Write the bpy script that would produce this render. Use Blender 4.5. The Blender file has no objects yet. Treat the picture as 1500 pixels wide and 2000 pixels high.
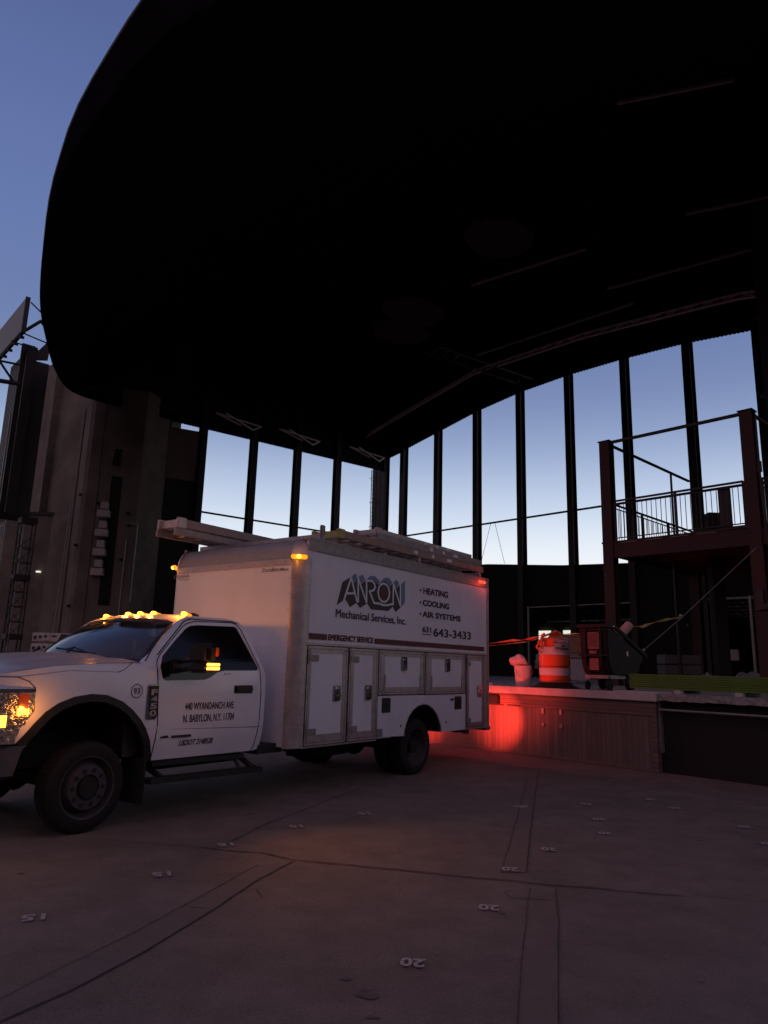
import bpy, bmesh, math, random
from mathutils import Vector, Matrix
random.seed(7)
SC = bpy.context.scene
COL = SC.collection
rad = math.radians
# ------------------------------------------------------------------ camera
PITCH = math.atan(302/1400); ROLL = math.atan(0.027)
Fv = Vector((0, math.cos(PITCH), math.sin(PITCH)))
R0 = Vector((1, 0, 0)); U0 = R0.cross(Fv)
Rv = R0*math.cos(ROLL) + U0*math.sin(ROLL)
Uv = -R0*math.sin(ROLL) + U0*math.cos(ROLL)
cd = bpy.data.cameras.new('camera'); cam = bpy.data.objects.new('camera', cd); COL.objects.link(cam)
cd.sensor_fit = 'VERTICAL'; cd.sensor_height = 24; cd.sensor_width = 18; cd.lens = 16.8
cd.clip_start = 0.05; cd.clip_end = 3000
mw = Matrix.Identity(4)
for i, v in enumerate((Rv, Uv, -Fv)):
    for j in range(3): mw[j][i] = v[j]
mw.translation = Vector((0, 0, 1.5))
cam.matrix_world = mw
SC.camera = cam
# ------------------------------------------------------------------ dusk sky
SUN_EL, SUN_AZ = -3.0, 12.0      # sun has just set beyond the rear wall
w = bpy.data.worlds.new('World'); SC.world = w; w.use_nodes = True
nt = w.node_tree; nt.nodes.clear()
sky = nt.nodes.new('ShaderNodeTexSky'); sky.sky_type = 'NISHITA'; sky.sun_disc = False
sky.sun_elevation = rad(SUN_EL); sky.sun_rotation = rad(SUN_AZ)
sky.altitude = 0; sky.air_density = 1.0; sky.dust_density = 0.6; sky.ozone_density = 1.6
bg = nt.nodes.new('ShaderNodeBackground'); bg.inputs['Strength'].default_value = 0.1
out = nt.nodes.new('ShaderNodeOutputWorld')
# twilight colours by height above the horizon, towards the afterglow and away from it, over the physical sky
geo = nt.nodes.new('ShaderNodeTexCoord'); sep = nt.nodes.new('ShaderNodeSeparateXYZ'); nt.links.new(geo.outputs['Generated'], sep.inputs[0])
def sky_ramp(stops):
    r = nt.nodes.new('ShaderNodeValToRGB'); r.color_ramp.interpolation = 'B_SPLINE'
    e = r.color_ramp.elements
    while len(e) < len(stops): e.new(0.5)
    for el, (p, c) in zip(e, stops): el.position = p; el.color = (*c, 1)
    nt.links.new(sep.outputs['Z'], r.inputs[0]); return r
glow = sky_ramp([(0.0, (1.0, .88, .74)), (.08, (.96, .97, .96)), (.15, (.92, .96, 1.0)), (.21, (.63, .74, .91)), (.29, (.30, .39, .62)), (.38, (.155, .215, .41)), (.50, (.145, .21, .46)), (.63, (.115, .165, .39)), (.76, (.08, .115, .28)), (1.0, (.07, .07, .17))])
anti = sky_ramp([(0.0, (.50, .32, .32)), (.25, (.54, .36, .40)), (.45, (.50, .35, .42)), (.65, (.35, .25, .33)), (.85, (.18, .14, .24)), (1.0, (.10, .09, .18))])
dt = nt.nodes.new('ShaderNodeVectorMath'); dt.operation = 'DOT_PRODUCT'; dt.inputs[1].default_value = (math.sin(rad(SUN_AZ)), math.cos(rad(SUN_AZ)), 0)
nt.links.new(geo.outputs['Generated'], dt.inputs[0])
mrg = nt.nodes.new('ShaderNodeMapRange'); mrg.interpolation_type = 'SMOOTHSTEP'; mrg.inputs[1].default_value = -.25; mrg.inputs[2].default_value = .55; nt.links.new(dt.outputs['Value'], mrg.inputs[0])
mxa = nt.nodes.new('ShaderNodeMix'); mxa.data_type = 'RGBA'; nt.links.new(mrg.outputs[0], mxa.inputs['Factor']); nt.links.new(anti.outputs[0], mxa.inputs['A']); nt.links.new(glow.outputs[0], mxa.inputs['B'])
phs = nt.nodes.new('ShaderNodeVectorMath'); phs.operation = 'SCALE'; phs.inputs['Scale'].default_value = 2.4; nt.links.new(sky.outputs[0], phs.inputs[0])
mxb = nt.nodes.new('ShaderNodeMix'); mxb.data_type = 'RGBA'; mxb.inputs['Factor'].default_value = .9; nt.links.new(phs.outputs[0], mxb.inputs['A']); nt.links.new(mxa.outputs['Result'], mxb.inputs['B'])
nt.links.new(mxb.outputs['Result'], bg.inputs['Color']); nt.links.new(bg.outputs[0], out.inputs['Surface'])
SC.view_settings.view_transform = 'Standard'; SC.view_settings.look = 'None'
SC.view_settings.exposure = math.log2(10); SC.view_settings.gamma = 1.0
SC.render.engine = 'CYCLES'
SC.cycles.max_bounces = 5
# ------------------------------------------------------------------ materials
def mat(name, col, rough=0.6, metal=0.0, var=0.12, scale=6.0, bump=0.0, bscale=40.0, spec=0.5, coat=0.0, dark=None, stretch=None, obj=True):
    m = bpy.data.materials.new(name); m.use_nodes = True
    n = m.node_tree.nodes; l = m.node_tree.links
    b = n['Principled BSDF']
    b.inputs['Roughness'].default_value = rough; b.inputs['Metallic'].default_value = metal
    b.inputs['Specular IOR Level'].default_value = spec
    if coat: b.inputs['Coat Weight'].default_value = coat; b.inputs['Coat Roughness'].default_value = 0.08
    tc = n.new('ShaderNodeTexCoord'); mp = n.new('ShaderNodeMapping')
    if stretch: mp.inputs['Scale'].default_value = stretch
    l.new(tc.outputs['Object'], mp.inputs['Vector'])
    nz = n.new('ShaderNodeTexNoise'); nz.inputs['Scale'].default_value = scale; nz.inputs['Detail'].default_value = 6; nz.inputs['Roughness'].default_value = 0.65
    l.new(mp.outputs[0], nz.inputs['Vector'])
    cr = n.new('ShaderNodeValToRGB'); cr.color_ramp.elements[0].position = 0.32; cr.color_ramp.elements[1].position = 0.72
    c = Vector(col)
    d = Vector(dark) if dark else c*(1-var)
    cr.color_ramp.elements[0].color = (*d, 1); cr.color_ramp.elements[1].color = (*[min(1, x) for x in (c*(1+var*0.5))], 1)
    l.new(nz.outputs[0], cr.inputs[0]); l.new(cr.outputs[0], b.inputs['Base Color'])
    rr = n.new('ShaderNodeMapRange'); rr.inputs[3].default_value = max(0.02, rough-0.08); rr.inputs[4].default_value = min(1, rough+0.1)
    l.new(nz.outputs[0], rr.inputs[0]); l.new(rr.outputs[0], b.inputs['Roughness'])
    if bump:
        n2 = n.new('ShaderNodeTexNoise'); n2.inputs['Scale'].default_value = bscale; n2.inputs['Detail'].default_value = 5
        l.new(mp.outputs[0], n2.inputs['Vector'])
        bp = n.new('ShaderNodeBump'); bp.inputs['Strength'].default_value = bump; bp.inputs['Distance'].default_value = 0.02
        l.new(n2.outputs[0], bp.inputs['Height']); l.new(bp.outputs[0], b.inputs['Normal'])
    return m
def emat(name, col, strength, base=(0.5, 0.2, 0.02)):
    m = bpy.data.materials.new(name); m.use_nodes = True
    b = m.node_tree.nodes['Principled BSDF']
    b.inputs['Base Color'].default_value = (*base, 1); b.inputs['Roughness'].default_value = 0.2
    b.inputs['Emission Color'].default_value = (*col, 1); b.inputs['Emission Strength'].default_value = strength
    n = m.node_tree.nodes; l = m.node_tree.links       # moulded lens: the ribs of the lens break the glow up a little
    tc = n.new('ShaderNodeTexCoord'); wv = n.new('ShaderNodeTexWave'); wv.inputs['Scale'].default_value = 60
    mr = n.new('ShaderNodeMapRange'); mr.inputs[3].default_value = strength*0.6; mr.inputs[4].default_value = strength*1.3
    l.new(tc.outputs['Object'], wv.inputs[0]); l.new(wv.outputs['Fac'], mr.inputs[0]); l.new(mr.outputs[0], b.inputs['Emission Strength'])
    return m
def planks(name, c1, c2, width, axis='X', rough=0.75, gap=0.05, gapcol=(0.02, 0.018, 0.015)):
    """boards laid side by side: width in metres, the board index runs along `axis` of the object"""
    m = bpy.data.materials.new(name); m.use_nodes = True
    n = m.node_tree.nodes; l = m.node_tree.links; b = n['Principled BSDF']; b.inputs['Roughness'].default_value = rough
    tc = n.new('ShaderNodeTexCoord'); sp = n.new('ShaderNodeSeparateXYZ'); l.new(tc.outputs['Object'], sp.inputs[0])
    dv = n.new('ShaderNodeMath'); dv.operation = 'DIVIDE'; dv.inputs[1].default_value = width; l.new(sp.outputs[axis], dv.inputs[0])
    fl = n.new('ShaderNodeMath'); fl.operation = 'FLOOR'; l.new(dv.outputs[0], fl.inputs[0])
    fr = n.new('ShaderNodeMath'); fr.operation = 'FRACT'; l.new(dv.outputs[0], fr.inputs[0])
    wn = n.new('ShaderNodeTexWhiteNoise'); wn.noise_dimensions = '1D'; l.new(fl.outputs[0], wn.inputs['W'])
    nz = n.new('ShaderNodeTexNoise'); nz.inputs['Scale'].default_value = 4; nz.inputs['Detail'].default_value = 7
    mp = n.new('ShaderNodeMapping'); st = {'X': (9, 3, .8), 'Y': (1, 9, 1), 'Z': (.8, 3, 9)}[axis]; mp.inputs['Scale'].default_value = st
    l.new(tc.outputs['Object'], mp.inputs[0]); l.new(mp.outputs[0], nz.inputs[0])
    ad = n.new('ShaderNodeMath'); ad.operation = 'MULTIPLY_ADD'; ad.inputs[1].default_value = 0.45; l.new(wn.outputs[0], ad.inputs[0]); l.new(nz.outputs[0], ad.inputs[2])
    cr = n.new('ShaderNodeValToRGB'); cr.color_ramp.elements[0].position = 0.35; cr.color_ramp.elements[1].position = 1.0
    cr.color_ramp.elements[0].color = (*c1, 1); cr.color_ramp.elements[1].color = (*c2, 1); l.new(ad.outputs[0], cr.inputs[0])
    lt = n.new('ShaderNodeMath'); lt.operation = 'LESS_THAN'; lt.inputs[1].default_value = gap; l.new(fr.outputs[0], lt.inputs[0])
    mx = n.new('ShaderNodeMix'); mx.data_type = 'RGBA'; mx.inputs['B'].default_value = (*gapcol, 1)
    l.new(lt.outputs[0], mx.inputs['Factor']); l.new(cr.outputs[0], mx.inputs['A']); l.new(mx.outputs['Result'], b.inputs['Base Color'])
    bp = n.new('ShaderNodeBump'); bp.inputs['Strength'].default_value = 0.6; bp.inputs['Distance'].default_value = 0.01
    l.new(nz.outputs[0], bp.inputs['Height']); l.new(bp.outputs[0], b.inputs['Normal'])
    return m
def corrugated(name, col, pitch, rough=0.5, metal=0.0, axis='X'):
    m = mat(name, col, rough, metal, var=0.25, scale=1.5)
    n = m.node_tree.nodes; l = m.node_tree.links; b = n['Principled BSDF']
    tc = n.new('ShaderNodeTexCoord'); sp = n.new('ShaderNodeSeparateXYZ'); l.new(tc.outputs['Object'], sp.inputs[0])
    mu = n.new('ShaderNodeMath'); mu.operation = 'MULTIPLY'; mu.inputs[1].default_value = 2*math.pi/pitch; l.new(sp.outputs[axis], mu.inputs[0])
    sn = n.new('ShaderNodeMath'); sn.operation = 'SINE'; l.new(mu.outputs[0], sn.inputs[0])
    bp = n.new('ShaderNodeBump'); bp.inputs['Strength'].default_value = 1.0; bp.inputs['Distance'].default_value = pitch*0.25
    l.new(sn.outputs[0], bp.inputs['Height']); l.new(bp.outputs[0], b.inputs['Normal'])
    return m
M = {}
M['white'] = mat('white_paint', (0.70, 0.72, 0.79), 0.32, var=0.10, scale=1.6, coat=0.35)
M['panel'] = mat('white_fiberglass', (0.66, 0.68, 0.75), 0.42, var=0.12, scale=1.1, bump=0.25, bscale=7, stretch=(1, 1, .45))
M['alu'] = mat('aluminium_trim', (0.44, 0.385, 0.38), 0.45, 0.55, var=0.25, scale=9, bump=0.05)
M['alu_dull'] = mat('weathered_aluminium', (0.30, 0.28, 0.28), 0.55, 0.6, var=0.3, scale=12)
M['chrome'] = mat('chrome', (0.75, 0.75, 0.78), 0.12, 1.0, var=0.06)
M['black'] = mat('black_plastic', (0.010, 0.009, 0.010), 0.5, var=0.3)
M['under'] = mat('chassis_black', (0.012, 0.012, 0.012), 0.8, var=0.4)
M['tyre'] = mat('tyre_rubber', (0.007, 0.007, 0.007), 0.85, var=0.3, bump=0.3)
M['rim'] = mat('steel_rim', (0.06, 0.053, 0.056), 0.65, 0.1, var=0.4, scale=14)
M['tint'] = mat('dark_window_glass', (0.006, 0.004, 0.004), 0.06, var=0.1, spec=0.28)
M['amber'] = emat('lit_amber_lens', (1.0, 0.30, 0.01), .13)
M['amberhot'] = emat('lit_amber_lamp', (1.0, 0.42, 0.04), .5)
M['amberoff'] = mat('amber_reflector', (0.55, 0.10, 0.01), 0.25, var=0.2, scale=40)
M['red'] = emat('lit_red_lens', (1.0, 0.02, 0.012), .1, base=(.4, .01, .01))
M['redhot'] = emat('lit_red_lamp', (1.0, 0.07, 0.03), .2, base=(.4, .01, .01))
M['navy'] = mat('black_lettering', (0.018, 0.017, 0.03), 0.5, var=0.1)
M['maroon'] = mat('maroon_vinyl', (0.085, 0.008, 0.014), 0.5, var=0.15)
M['logodark'] = mat('dark_brown_vinyl', (0.022, 0.010, 0.012), 0.5, var=0.1)
M['logoblue'] = mat('slate_blue_vinyl', (0.13, 0.20, 0.34), 0.5, var=0.1)
M['logored'] = mat('dark_red_vinyl', (0.06, 0.009, 0.010), 0.5, var=0.1)
M['concrete'] = mat('aged_concrete', (0.16, 0.135, 0.115), 0.9, var=0.45, scale=0.6, bump=0.3, bscale=5)
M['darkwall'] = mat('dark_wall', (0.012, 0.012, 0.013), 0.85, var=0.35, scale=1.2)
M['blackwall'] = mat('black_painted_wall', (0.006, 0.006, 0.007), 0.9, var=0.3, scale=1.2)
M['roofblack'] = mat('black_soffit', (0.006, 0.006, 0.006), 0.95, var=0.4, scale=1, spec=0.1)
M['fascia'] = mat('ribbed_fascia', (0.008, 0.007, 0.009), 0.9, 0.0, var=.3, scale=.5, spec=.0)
M['louvre'] = mat('louvre_blade', (0.07, 0.065, 0.06), 0.7)
M['steeldark'] = mat('dark_steel', (0.02, 0.019, 0.020), 0.55, 0.3, var=0.3, scale=3)
M['galv'] = mat('galvanised_steel', (0.30, 0.30, 0.30), 0.5, 0.5, var=0.3, scale=4)
M['redsteel'] = mat('red_primed_steel', (0.028, 0.006, 0.006), 0.7, var=0.35, scale=2.5, bump=0.1, bscale=20)
# ------------------------------------------------------------------ mesh helpers
class B:
    def __init__(s): s.bm = bmesh.new()
    def box(s, c, size, rz=0, rot=None, bev=0):
        m = Matrix.Translation(Vector(c)) @ (rot.to_4x4() if rot else Matrix.Rotation(rz, 4, 'Z')) @ Matrix.Diagonal((*size, 1))
        r = bmesh.ops.create_cube(s.bm, size=1, matrix=m)
        if bev:
            es = list({e for v in r['verts'] for e in v.link_edges})
            bmesh.ops.bevel(s.bm, geom=es, offset=bev, segments=2, affect='EDGES', clamp_overlap=True)
        return s
    def bx(s, x0, x1, y0, y1, z0, z1, bev=0):
        return s.box(((x0+x1)/2, (y0+y1)/2, (z0+z1)/2), (abs(x1-x0), abs(y1-y0), abs(z1-z0)), bev=bev)
    def beam(s, p, q, w_, h_, up=(0, 0, 1)):
        p, q = Vector(p), Vector(q); d = q-p; L = d.length
        if L < 1e-6: return s
        x = d/L; u = Vector(up)
        if abs(x.dot(u)) > 0.98: u = Vector((0, 1, 0))
        y = u.cross(x).normalized(); z = x.cross(y)
        R = Matrix((x, y, z)).transposed()
        return s.box((p+q)/2, (L, w_, h_), rot=R)
    def tube(s, p, q, r, n=10, r2=None):
        p, q = Vector(p), Vector(q); d = q-p
        R = d.to_track_quat('Z', 'Y').to_matrix().to_4x4()
        bmesh.ops.create_cone(s.bm, cap_ends=True, segments=n, radius1=r, radius2=r if r2 is None else r2, depth=d.length, matrix=Matrix.Translation((p+q)/2) @ R)
        return s
    def path(s, pts, r, n=8):
        for a, b in zip(pts[:-1], pts[1:]): s.tube(a, b, r, n)
        for a in pts[1:-1]: s.ball(a, r, 2)
        return s
    def ball(s, c, r, sub=2, sc=(1, 1, 1)):
        bmesh.ops.create_icosphere(s.bm, subdivisions=sub, radius=r, matrix=Matrix.Translation(Vector(c)) @ Matrix.Diagonal((*sc, 1)))
        return s
    def lathe(s, prof, n=32, M4=None):
        """prof: (radius, height) list, turned about local Z, placed by M4"""
        M4 = M4 or Matrix.Identity(4); rings = []
        for r, h in prof:
            if r < 1e-5: rings.append([s.bm.verts.new(M4 @ Vector((0, 0, h)))])
            else: rings.append([s.bm.verts.new(M4 @ Vector((r*math.cos(2*math.pi*i/n), r*math.sin(2*math.pi*i/n), h))) for i in range(n)])
        for a, b in zip(rings[:-1], rings[1:]):
            for i in range(n):
                j = (i+1) % n
                if len(a) == 1 and len(b) == 1: continue
                if len(a) == 1: s.bm.faces.new((a[0], b[j], b[i]))
                elif len(b) == 1: s.bm.faces.new((a[i], a[j], b[0]))
                else: s.bm.faces.new((a[i], a[j], b[j], b[i]))
        return s
    def poly(s, loops, f, thick=0, tdir=(0, -1, 0), cuts=None):
        """flat outline(s) in 2-D (even-odd holes), cut on a grid, mapped to 3-D by f, thickened along tdir"""
        t = bmesh.new()
        for lp in loops:
            vs = [t.verts.new((p[0], p[1], 0)) for p in lp]
            for i in range(len(vs)): t.edges.new((vs[i], vs[(i+1) % len(vs)]))
        bmesh.ops.triangle_fill(t, use_beauty=True, use_dissolve=False, edges=t.edges[:], normal=(0, 0, 1))
        if cuts:
            for ax, vals in cuts.items():
                no = (1, 0, 0) if ax == 0 else (0, 1, 0)
                for v in vals:
                    co = (v, 0, 0) if ax == 0 else (0, v, 0)
                    bmesh.ops.bisect_plane(t, geom=t.verts[:]+t.edges[:]+t.faces[:], plane_co=co, plane_no=no)
        for v in t.verts: v.co = Vector(f(v.co.x, v.co.y))
        if thick:
            r = bmesh.ops.extrude_face_region(t, geom=t.faces[:])
            td = Vector(tdir)*thick
            for g in r['geom']:
                if isinstance(g, bmesh.types.BMVert): g.co += td
        bmesh.ops.recalc_face_normals(t, faces=t.faces[:])
        s.merge(t); return s
    def merge(s, t):
        me = bpy.data.meshes.new('tmp'); t.to_mesh(me); t.free(); s.bm.from_mesh(me); bpy.data.meshes.remove(me)
    def grid(s, f, nu, nv, thick=0, closed=False):
        t = bmesh.new(); vv = [[t.verts.new(Vector(f(i/nu, j/nv))) for j in range(nv+1)] for i in range(nu+1)]
        for i in range(nu):
            for j in range(nv): t.faces.new((vv[i][j], vv[i+1][j], vv[i+1][j+1], vv[i][j+1]))
        if thick: bmesh.ops.solidify(t, geom=t.faces[:], thickness=thick)
        s.merge(t); return s
    def build(s, name, m, parent=None, world=False, smooth=True, ang=35, label=None):
        me = bpy.data.meshes.new(name)
        if world and parent is not None:
            inv = (Matrix.Translation(parent.location) @ Matrix.Rotation(parent.rotation_euler.z, 4, 'Z')).inverted()
            bmesh.ops.transform(s.bm, matrix=inv, verts=s.bm.verts[:])
        s.bm.to_mesh(me); s.bm.free()
        for x in (m if isinstance(m, list) else [m]): me.materials.append(x)
        if smooth:
            me.polygons.foreach_set('use_smooth', [True]*len(me.polygons))
            me.set_sharp_from_angle(angle=rad(ang))
        ob = bpy.data.objects.new(name, me); COL.objects.link(ob)
        if parent is not None: ob.parent = parent
        if label: ob['label'] = label
        return ob
def thing(name, label, cat, loc=(0, 0, 0), rz=0, group=None):
    o = bpy.data.objects.new(name, None); COL.objects.link(o); o.location = loc; o.rotation_euler = (0, 0, rz)
    o.empty_display_size = 0.2
    o['label'] = label; o['category'] = cat
    if group: o['group'] = group
    return o
def tag(o, label, cat, group=None):
    o['label'] = label; o['category'] = cat
    if group: o['group'] = group
    return o
def struct(o, label=None, cat=None, kind='structure'):
    o['kind'] = kind
    if label: o['label'] = label
    if cat: o['category'] = cat
    return o
def copy_tree(o, parent=None):
    kids = [c for c in bpy.data.objects if c.parent == o]
    c = o.copy(); COL.objects.link(c); c.parent = parent
    for k in kids: copy_tree(k, c)
    return c
def text_mesh(body, f, box, bold=0.0, smear=0.0, dep=(0, 0, 0)):
    """lettering as flat geometry: glyph outlines fitted into box (x0,x1,z0,z1), mapped to 3-D by f(x, z)"""
    cu = bpy.data.curves.new('glyphs', 'FONT'); cu.body = body; cu.size = 1; cu.offset = bold; cu.resolution_u = 4
    ob = bpy.data.objects.new('glyphs', cu); COL.objects.link(ob)
    bpy.context.view_layer.update()
    dg = bpy.context.evaluated_depsgraph_get()
    me = bpy.data.meshes.new_from_object(ob.evaluated_get(dg))
    xs = [v.co.x for v in me.vertices]; ys = [v.co.y for v in me.vertices]
    x0, x1, y0, y1 = min(xs), max(xs), min(ys), max(ys)
    a, b_, c, d = box
    bpy.data.objects.remove(ob); bpy.data.curves.remove(cu)
    b = B(); a += smear; b_ -= smear; c += smear*.6; d -= smear*.6; dp = Vector(dep)
    # heavier strokes: the outline is laid down again a little to each side, a hair further out each time
    shifts = [(0, 0)] if not smear else [(0, 0), (-1, .6), (1, .6), (-1, -.6), (1, -.6), (-.5, 0), (.5, 0)]
    for k, (sx, sy) in enumerate(shifts):
        t = bmesh.new(); t.from_mesh(me)
        for v in t.verts:
            u = a+(v.co.x-x0)/(x1-x0)*(b_-a)+sx*smear; z = c+(v.co.y-y0)/(y1-y0)*(d-c)+sy*smear
            v.co = Vector(f(u, z))+dp*(k*.00012)
        b.merge(t)
    bpy.data.meshes.remove(me)
    bmesh.ops.recalc_face_normals(b.bm, faces=b.bm.faces[:])
    return b
def lamp(name, loc, col, power, r=0.03, parent=None, spot=None, aim=None, blend=0.6):
    ld = bpy.data.lights.new(name, 'SPOT' if spot else 'POINT'); ld.color = col; ld.energy = power; ld.shadow_soft_size = r
    if spot: ld.spot_size = rad(spot); ld.spot_blend = blend
    o = bpy.data.objects.new(name, ld); COL.objects.link(o); o.location = loc
    if aim is not None: o.rotation_euler = Vector(aim).to_track_quat('-Z', 'Y').to_euler()
    if parent is not None: o.parent = parent
    return o
def frange(a, b, st):
    n = max(1, int(round((b-a)/st))); return [a+(b-a)*i/n for i in range(n+1)]
def interp(tab, x):
    if x <= tab[0][0]: return tab[0][1]
    for (a, b), (c, d) in zip(tab[:-1], tab[1:]):
        if x <= c: return b+(d-b)*(x-a)/(c-a)
    return tab[-1][1]
# frames of the place: stage front edge and the two window walls
S0 = Vector((1.905, 14.505, 0)); eS = Vector((math.sin(rad(41)), -math.cos(rad(41)), 0)); nS = Vector((-eS.y, eS.x, 0)); rzS = math.atan2(eS.y, eS.x)
def SP(u, v, z=0): return S0+eS*u+nS*v+Vector((0, 0, z))
K = Vector((0.0996, 46, 0))
eL = Vector((-math.sin(rad(51.8)), -math.cos(rad(51.8)), 0)); rzL = math.atan2(eL.y, eL.x)   # local +y looks into the stage
eR = Vector((math.sin(rad(44.05)), -math.cos(rad(44.05)), 0)); rzR = math.atan2(eR.y, eR.x)  # local -y looks into the stage
nL = Vector((-eL.y, eL.x, 0)); nR = Vector((-eR.y, eR.x, 0))
# ================================================================== the ground
def ground_mat():
    m = mat('concrete_paving', (0.145, 0.120, 0.108), 0.85, var=0.22, scale=0.55, bump=0.35, bscale=28)
    n = m.node_tree.nodes; l = m.node_tree.links; b = n['Principled BSDF']
    # finer speckle and worn patches multiplied over the broad tone
    base = b.inputs['Base Color'].links[0].from_socket
    tc = n.new('ShaderNodeTexCoord')
    n1 = n.new('ShaderNodeTexNoise'); n1.inputs['Scale'].default_value = 90; n1.inputs['Detail'].default_value = 3
    n2 = n.new('ShaderNodeTexNoise'); n2.inputs['Scale'].default_value = 2.6; n2.inputs['Detail'].default_value = 8; n2.inputs['Roughness'].default_value = 0.7
    l.new(tc.outputs['Object'], n1.inputs[0]); l.new(tc.outputs['Object'], n2.inputs[0])
    r1 = n.new('ShaderNodeMapRange'); r1.inputs[1].default_value = 0.3; r1.inputs[2].default_value = 0.7; r1.inputs[3].default_value = 0.7; r1.inputs[4].default_value = 1.25; l.new(n1.outputs[0], r1.inputs[0])
    r2 = n.new('ShaderNodeMapRange'); r2.inputs[1].default_value = 0.35; r2.inputs[2].default_value = 0.65; r2.inputs[3].default_value = 0.78; r2.inputs[4].default_value = 1.15; l.new(n2.outputs[0], r2.inputs[0])
    mu = n.new('ShaderNodeMath'); mu.operation = 'MULTIPLY'; l.new(r1.outputs[0], mu.inputs[0]); l.new(r2.outputs[0], mu.inputs[1])
    vm = n.new('ShaderNodeVectorMath'); vm.operation = 'SCALE'; l.new(base, vm.inputs[0]); l.new(mu.outputs[0], vm.inputs['Scale'])
    l.new(vm.outputs[0], b.inputs['Base Color'])
    return m
M['ground'] = ground_mat()
g = B(); g.bx(-900, 900, -900, 900, -0.5, 0); struct(g.build('ground', M['ground'], smooth=False))
M['crack'] = mat('joint_filler', (0.035, 0.033, 0.033), 0.95, var=0.4, scale=20)
M['patch'] = mat('patched_concrete', (0.128, 0.106, 0.096), 0.9, var=0.2, scale=5, bump=0.3, bscale=30)
M['worn'] = mat('worn_white_paint', (0.42, 0.40, 0.40), 0.8, var=0.5, scale=60, dark=(0.17, 0.16, 0.16))
def ribbon(b, pts, wd, z=0.004, jag=0.5):
    """a ragged crack along pts"""
    P = []
    for a, c in zip(pts[:-1], pts[1:]):
        a, c = Vector((*a, 0)), Vector((*c, 0)); n = max(1, int((c-a).length/0.05))
        for i in range(n): P.append(a.lerp(c, i/n))
    P.append(Vector((*pts[-1], 0)))
    L, R = [], []; off = 0
    for i, p in enumerate(P):
        d = (P[min(i+1, len(P)-1)]-P[max(i-1, 0)]).normalized(); nn = Vector((-d.y, d.x, 0))
        off = off*0.85+random.uniform(-1, 1)*wd*0.35
        ww = wd*(0.5+jag*random.random())*(0.35 if i in (0, len(P)-1) else 1)
        L.append(b.bm.verts.new(p+nn*(off+ww/2)+Vector((0, 0, z)))); R.append(b.bm.verts.new(p+nn*(off-ww/2)+Vector((0, 0, z))))
    for i in range(len(P)-1): b.bm.faces.new((L[i], L[i+1], R[i+1], R[i]))
j1 = [[-1.49, 6.38], [-0.87, 6.23], [-0.65, 6.07], [-0.12, 5.93], [0.45, 5.78], [0.97, 5.67], [1.18, 5.6], [1.69, 5.49], [2.17, 5.41]]
d1 = [[-0.62, 6.04], [-0.83, 5.48], [-0.98, 4.89], [-1.2, 4.16], [-1.39, 3.68], [-1.55, 3.39], [-1.9, 2.6]]
d2 = [[-0.88, 5.9], [-1.03, 5.42], [-1.18, 4.92], [-1.35, 4.38], [-1.55, 3.87], [-1.65, 3.59], [-2.0, 2.8]]
c1 = [[1.1, 5.49], [0.94, 4.81], [0.82, 4.32], [0.64, 3.51], [0.45, 2.7]]; c2 = [[1.28, 5.51], [1.14, 4.82], [0.98, 4.19], [0.82, 3.52], [0.63, 2.7]]
c3 = [[2.49, 11.61], [1.9, 9.12], [1.4, 6.98], [1.15, 5.88]]; c4 = [[2.26, 11.3], [1.75, 9.11], [1.24, 7.0], [0.96, 5.87]]; e1 = [[0.35, 11.0], [-0.73, 8.12], [-1.04, 7.32], [-1.26, 6.49]]
b = B()
for pts, wd in ((j1, 0.022), (d1, 0.009), (d2, 0.010), (c1, 0.005), (c2, 0.006), (c3, 0.009), (c4, 0.006), (e1, 0.012),
                ([[0.94, 5.25], [1.2, 5.22]], .014), ([[0.98, 5.45], [0.90, 5.36], [0.93, 5.22]], .01), ([[1.55, 8.0], [1.72, 7.98]], .01),
                ([[-0.93, 5.2], [-0.8, 5.3], [-0.72, 5.1]], .008), ([[-1.18, 4.9], [-1.0, 4.85]], .008), ([[2.17, 5.41], [4.5, 5.0]], .006), ([[-1.49, 6.38], [-4.5, 6.9]], .008)):
    ribbon(b, pts, wd, 0.008)
struct(b.build('pavement_joints', M['crack'], smooth=False))
b = B()
for A, C_ in ((d1, d2), (c1, c2), (c3, c4)):
    n = min(len(A), len(C_))
    for i in range(n-1):
        q = [A[i], A[i+1], C_[i+1], C_[i]]
        b.bm.faces.new([b.bm.verts.new((p[0], p[1], 0.004)) for p in q])
bmesh.ops.recalc_face_normals(b.bm, faces=b.bm.faces[:])
struct(b.build('pavement_patches', M['patch'], smooth=False))
# painted seat-row numbers, upside down to someone looking at the stage
seatnum = [('20', .21, 4.11), ('20', .74, 5.02), ('20', 1.04, 5.94), ('20', 1.49, 6.6), ('20', 2.18, 7.28), ('20', 2.32, 7.94), ('20', 2.43, 8.8), ('20', 3.33, 9.23), ('20', 3.41, 8.7), ('20', 3.74, 7.75), ('20', 3.6, 7.03),
           ('15', -1.99, 4.62), ('15', -1.52, 5.56), ('15', -1.25, 6.46), ('15', -.75, 7.22), ('15', -.12, 7.91)]
for t, x, y in seatnum:
    a = rad(180+(-8 if t == '20' else 22)); ca, sa = math.cos(a), math.sin(a)
    b = text_mesh(t, lambda u, z: (x+u*ca-z*sa, y+u*sa+z*ca, 0.012), (-.065, .065, -.055, .055), bold=0.03)
    struct(b.build('painted_number', M['worn'], smooth=False), 'white %s painted on the paving' % t)
M['stain'] = mat('dark_stain', (0.095, 0.083, 0.08), 0.9, var=0.4, scale=12)
M['dust'] = mat('pale_scuff', (0.30, 0.29, 0.30), 0.9, var=0.4, scale=12)
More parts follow.
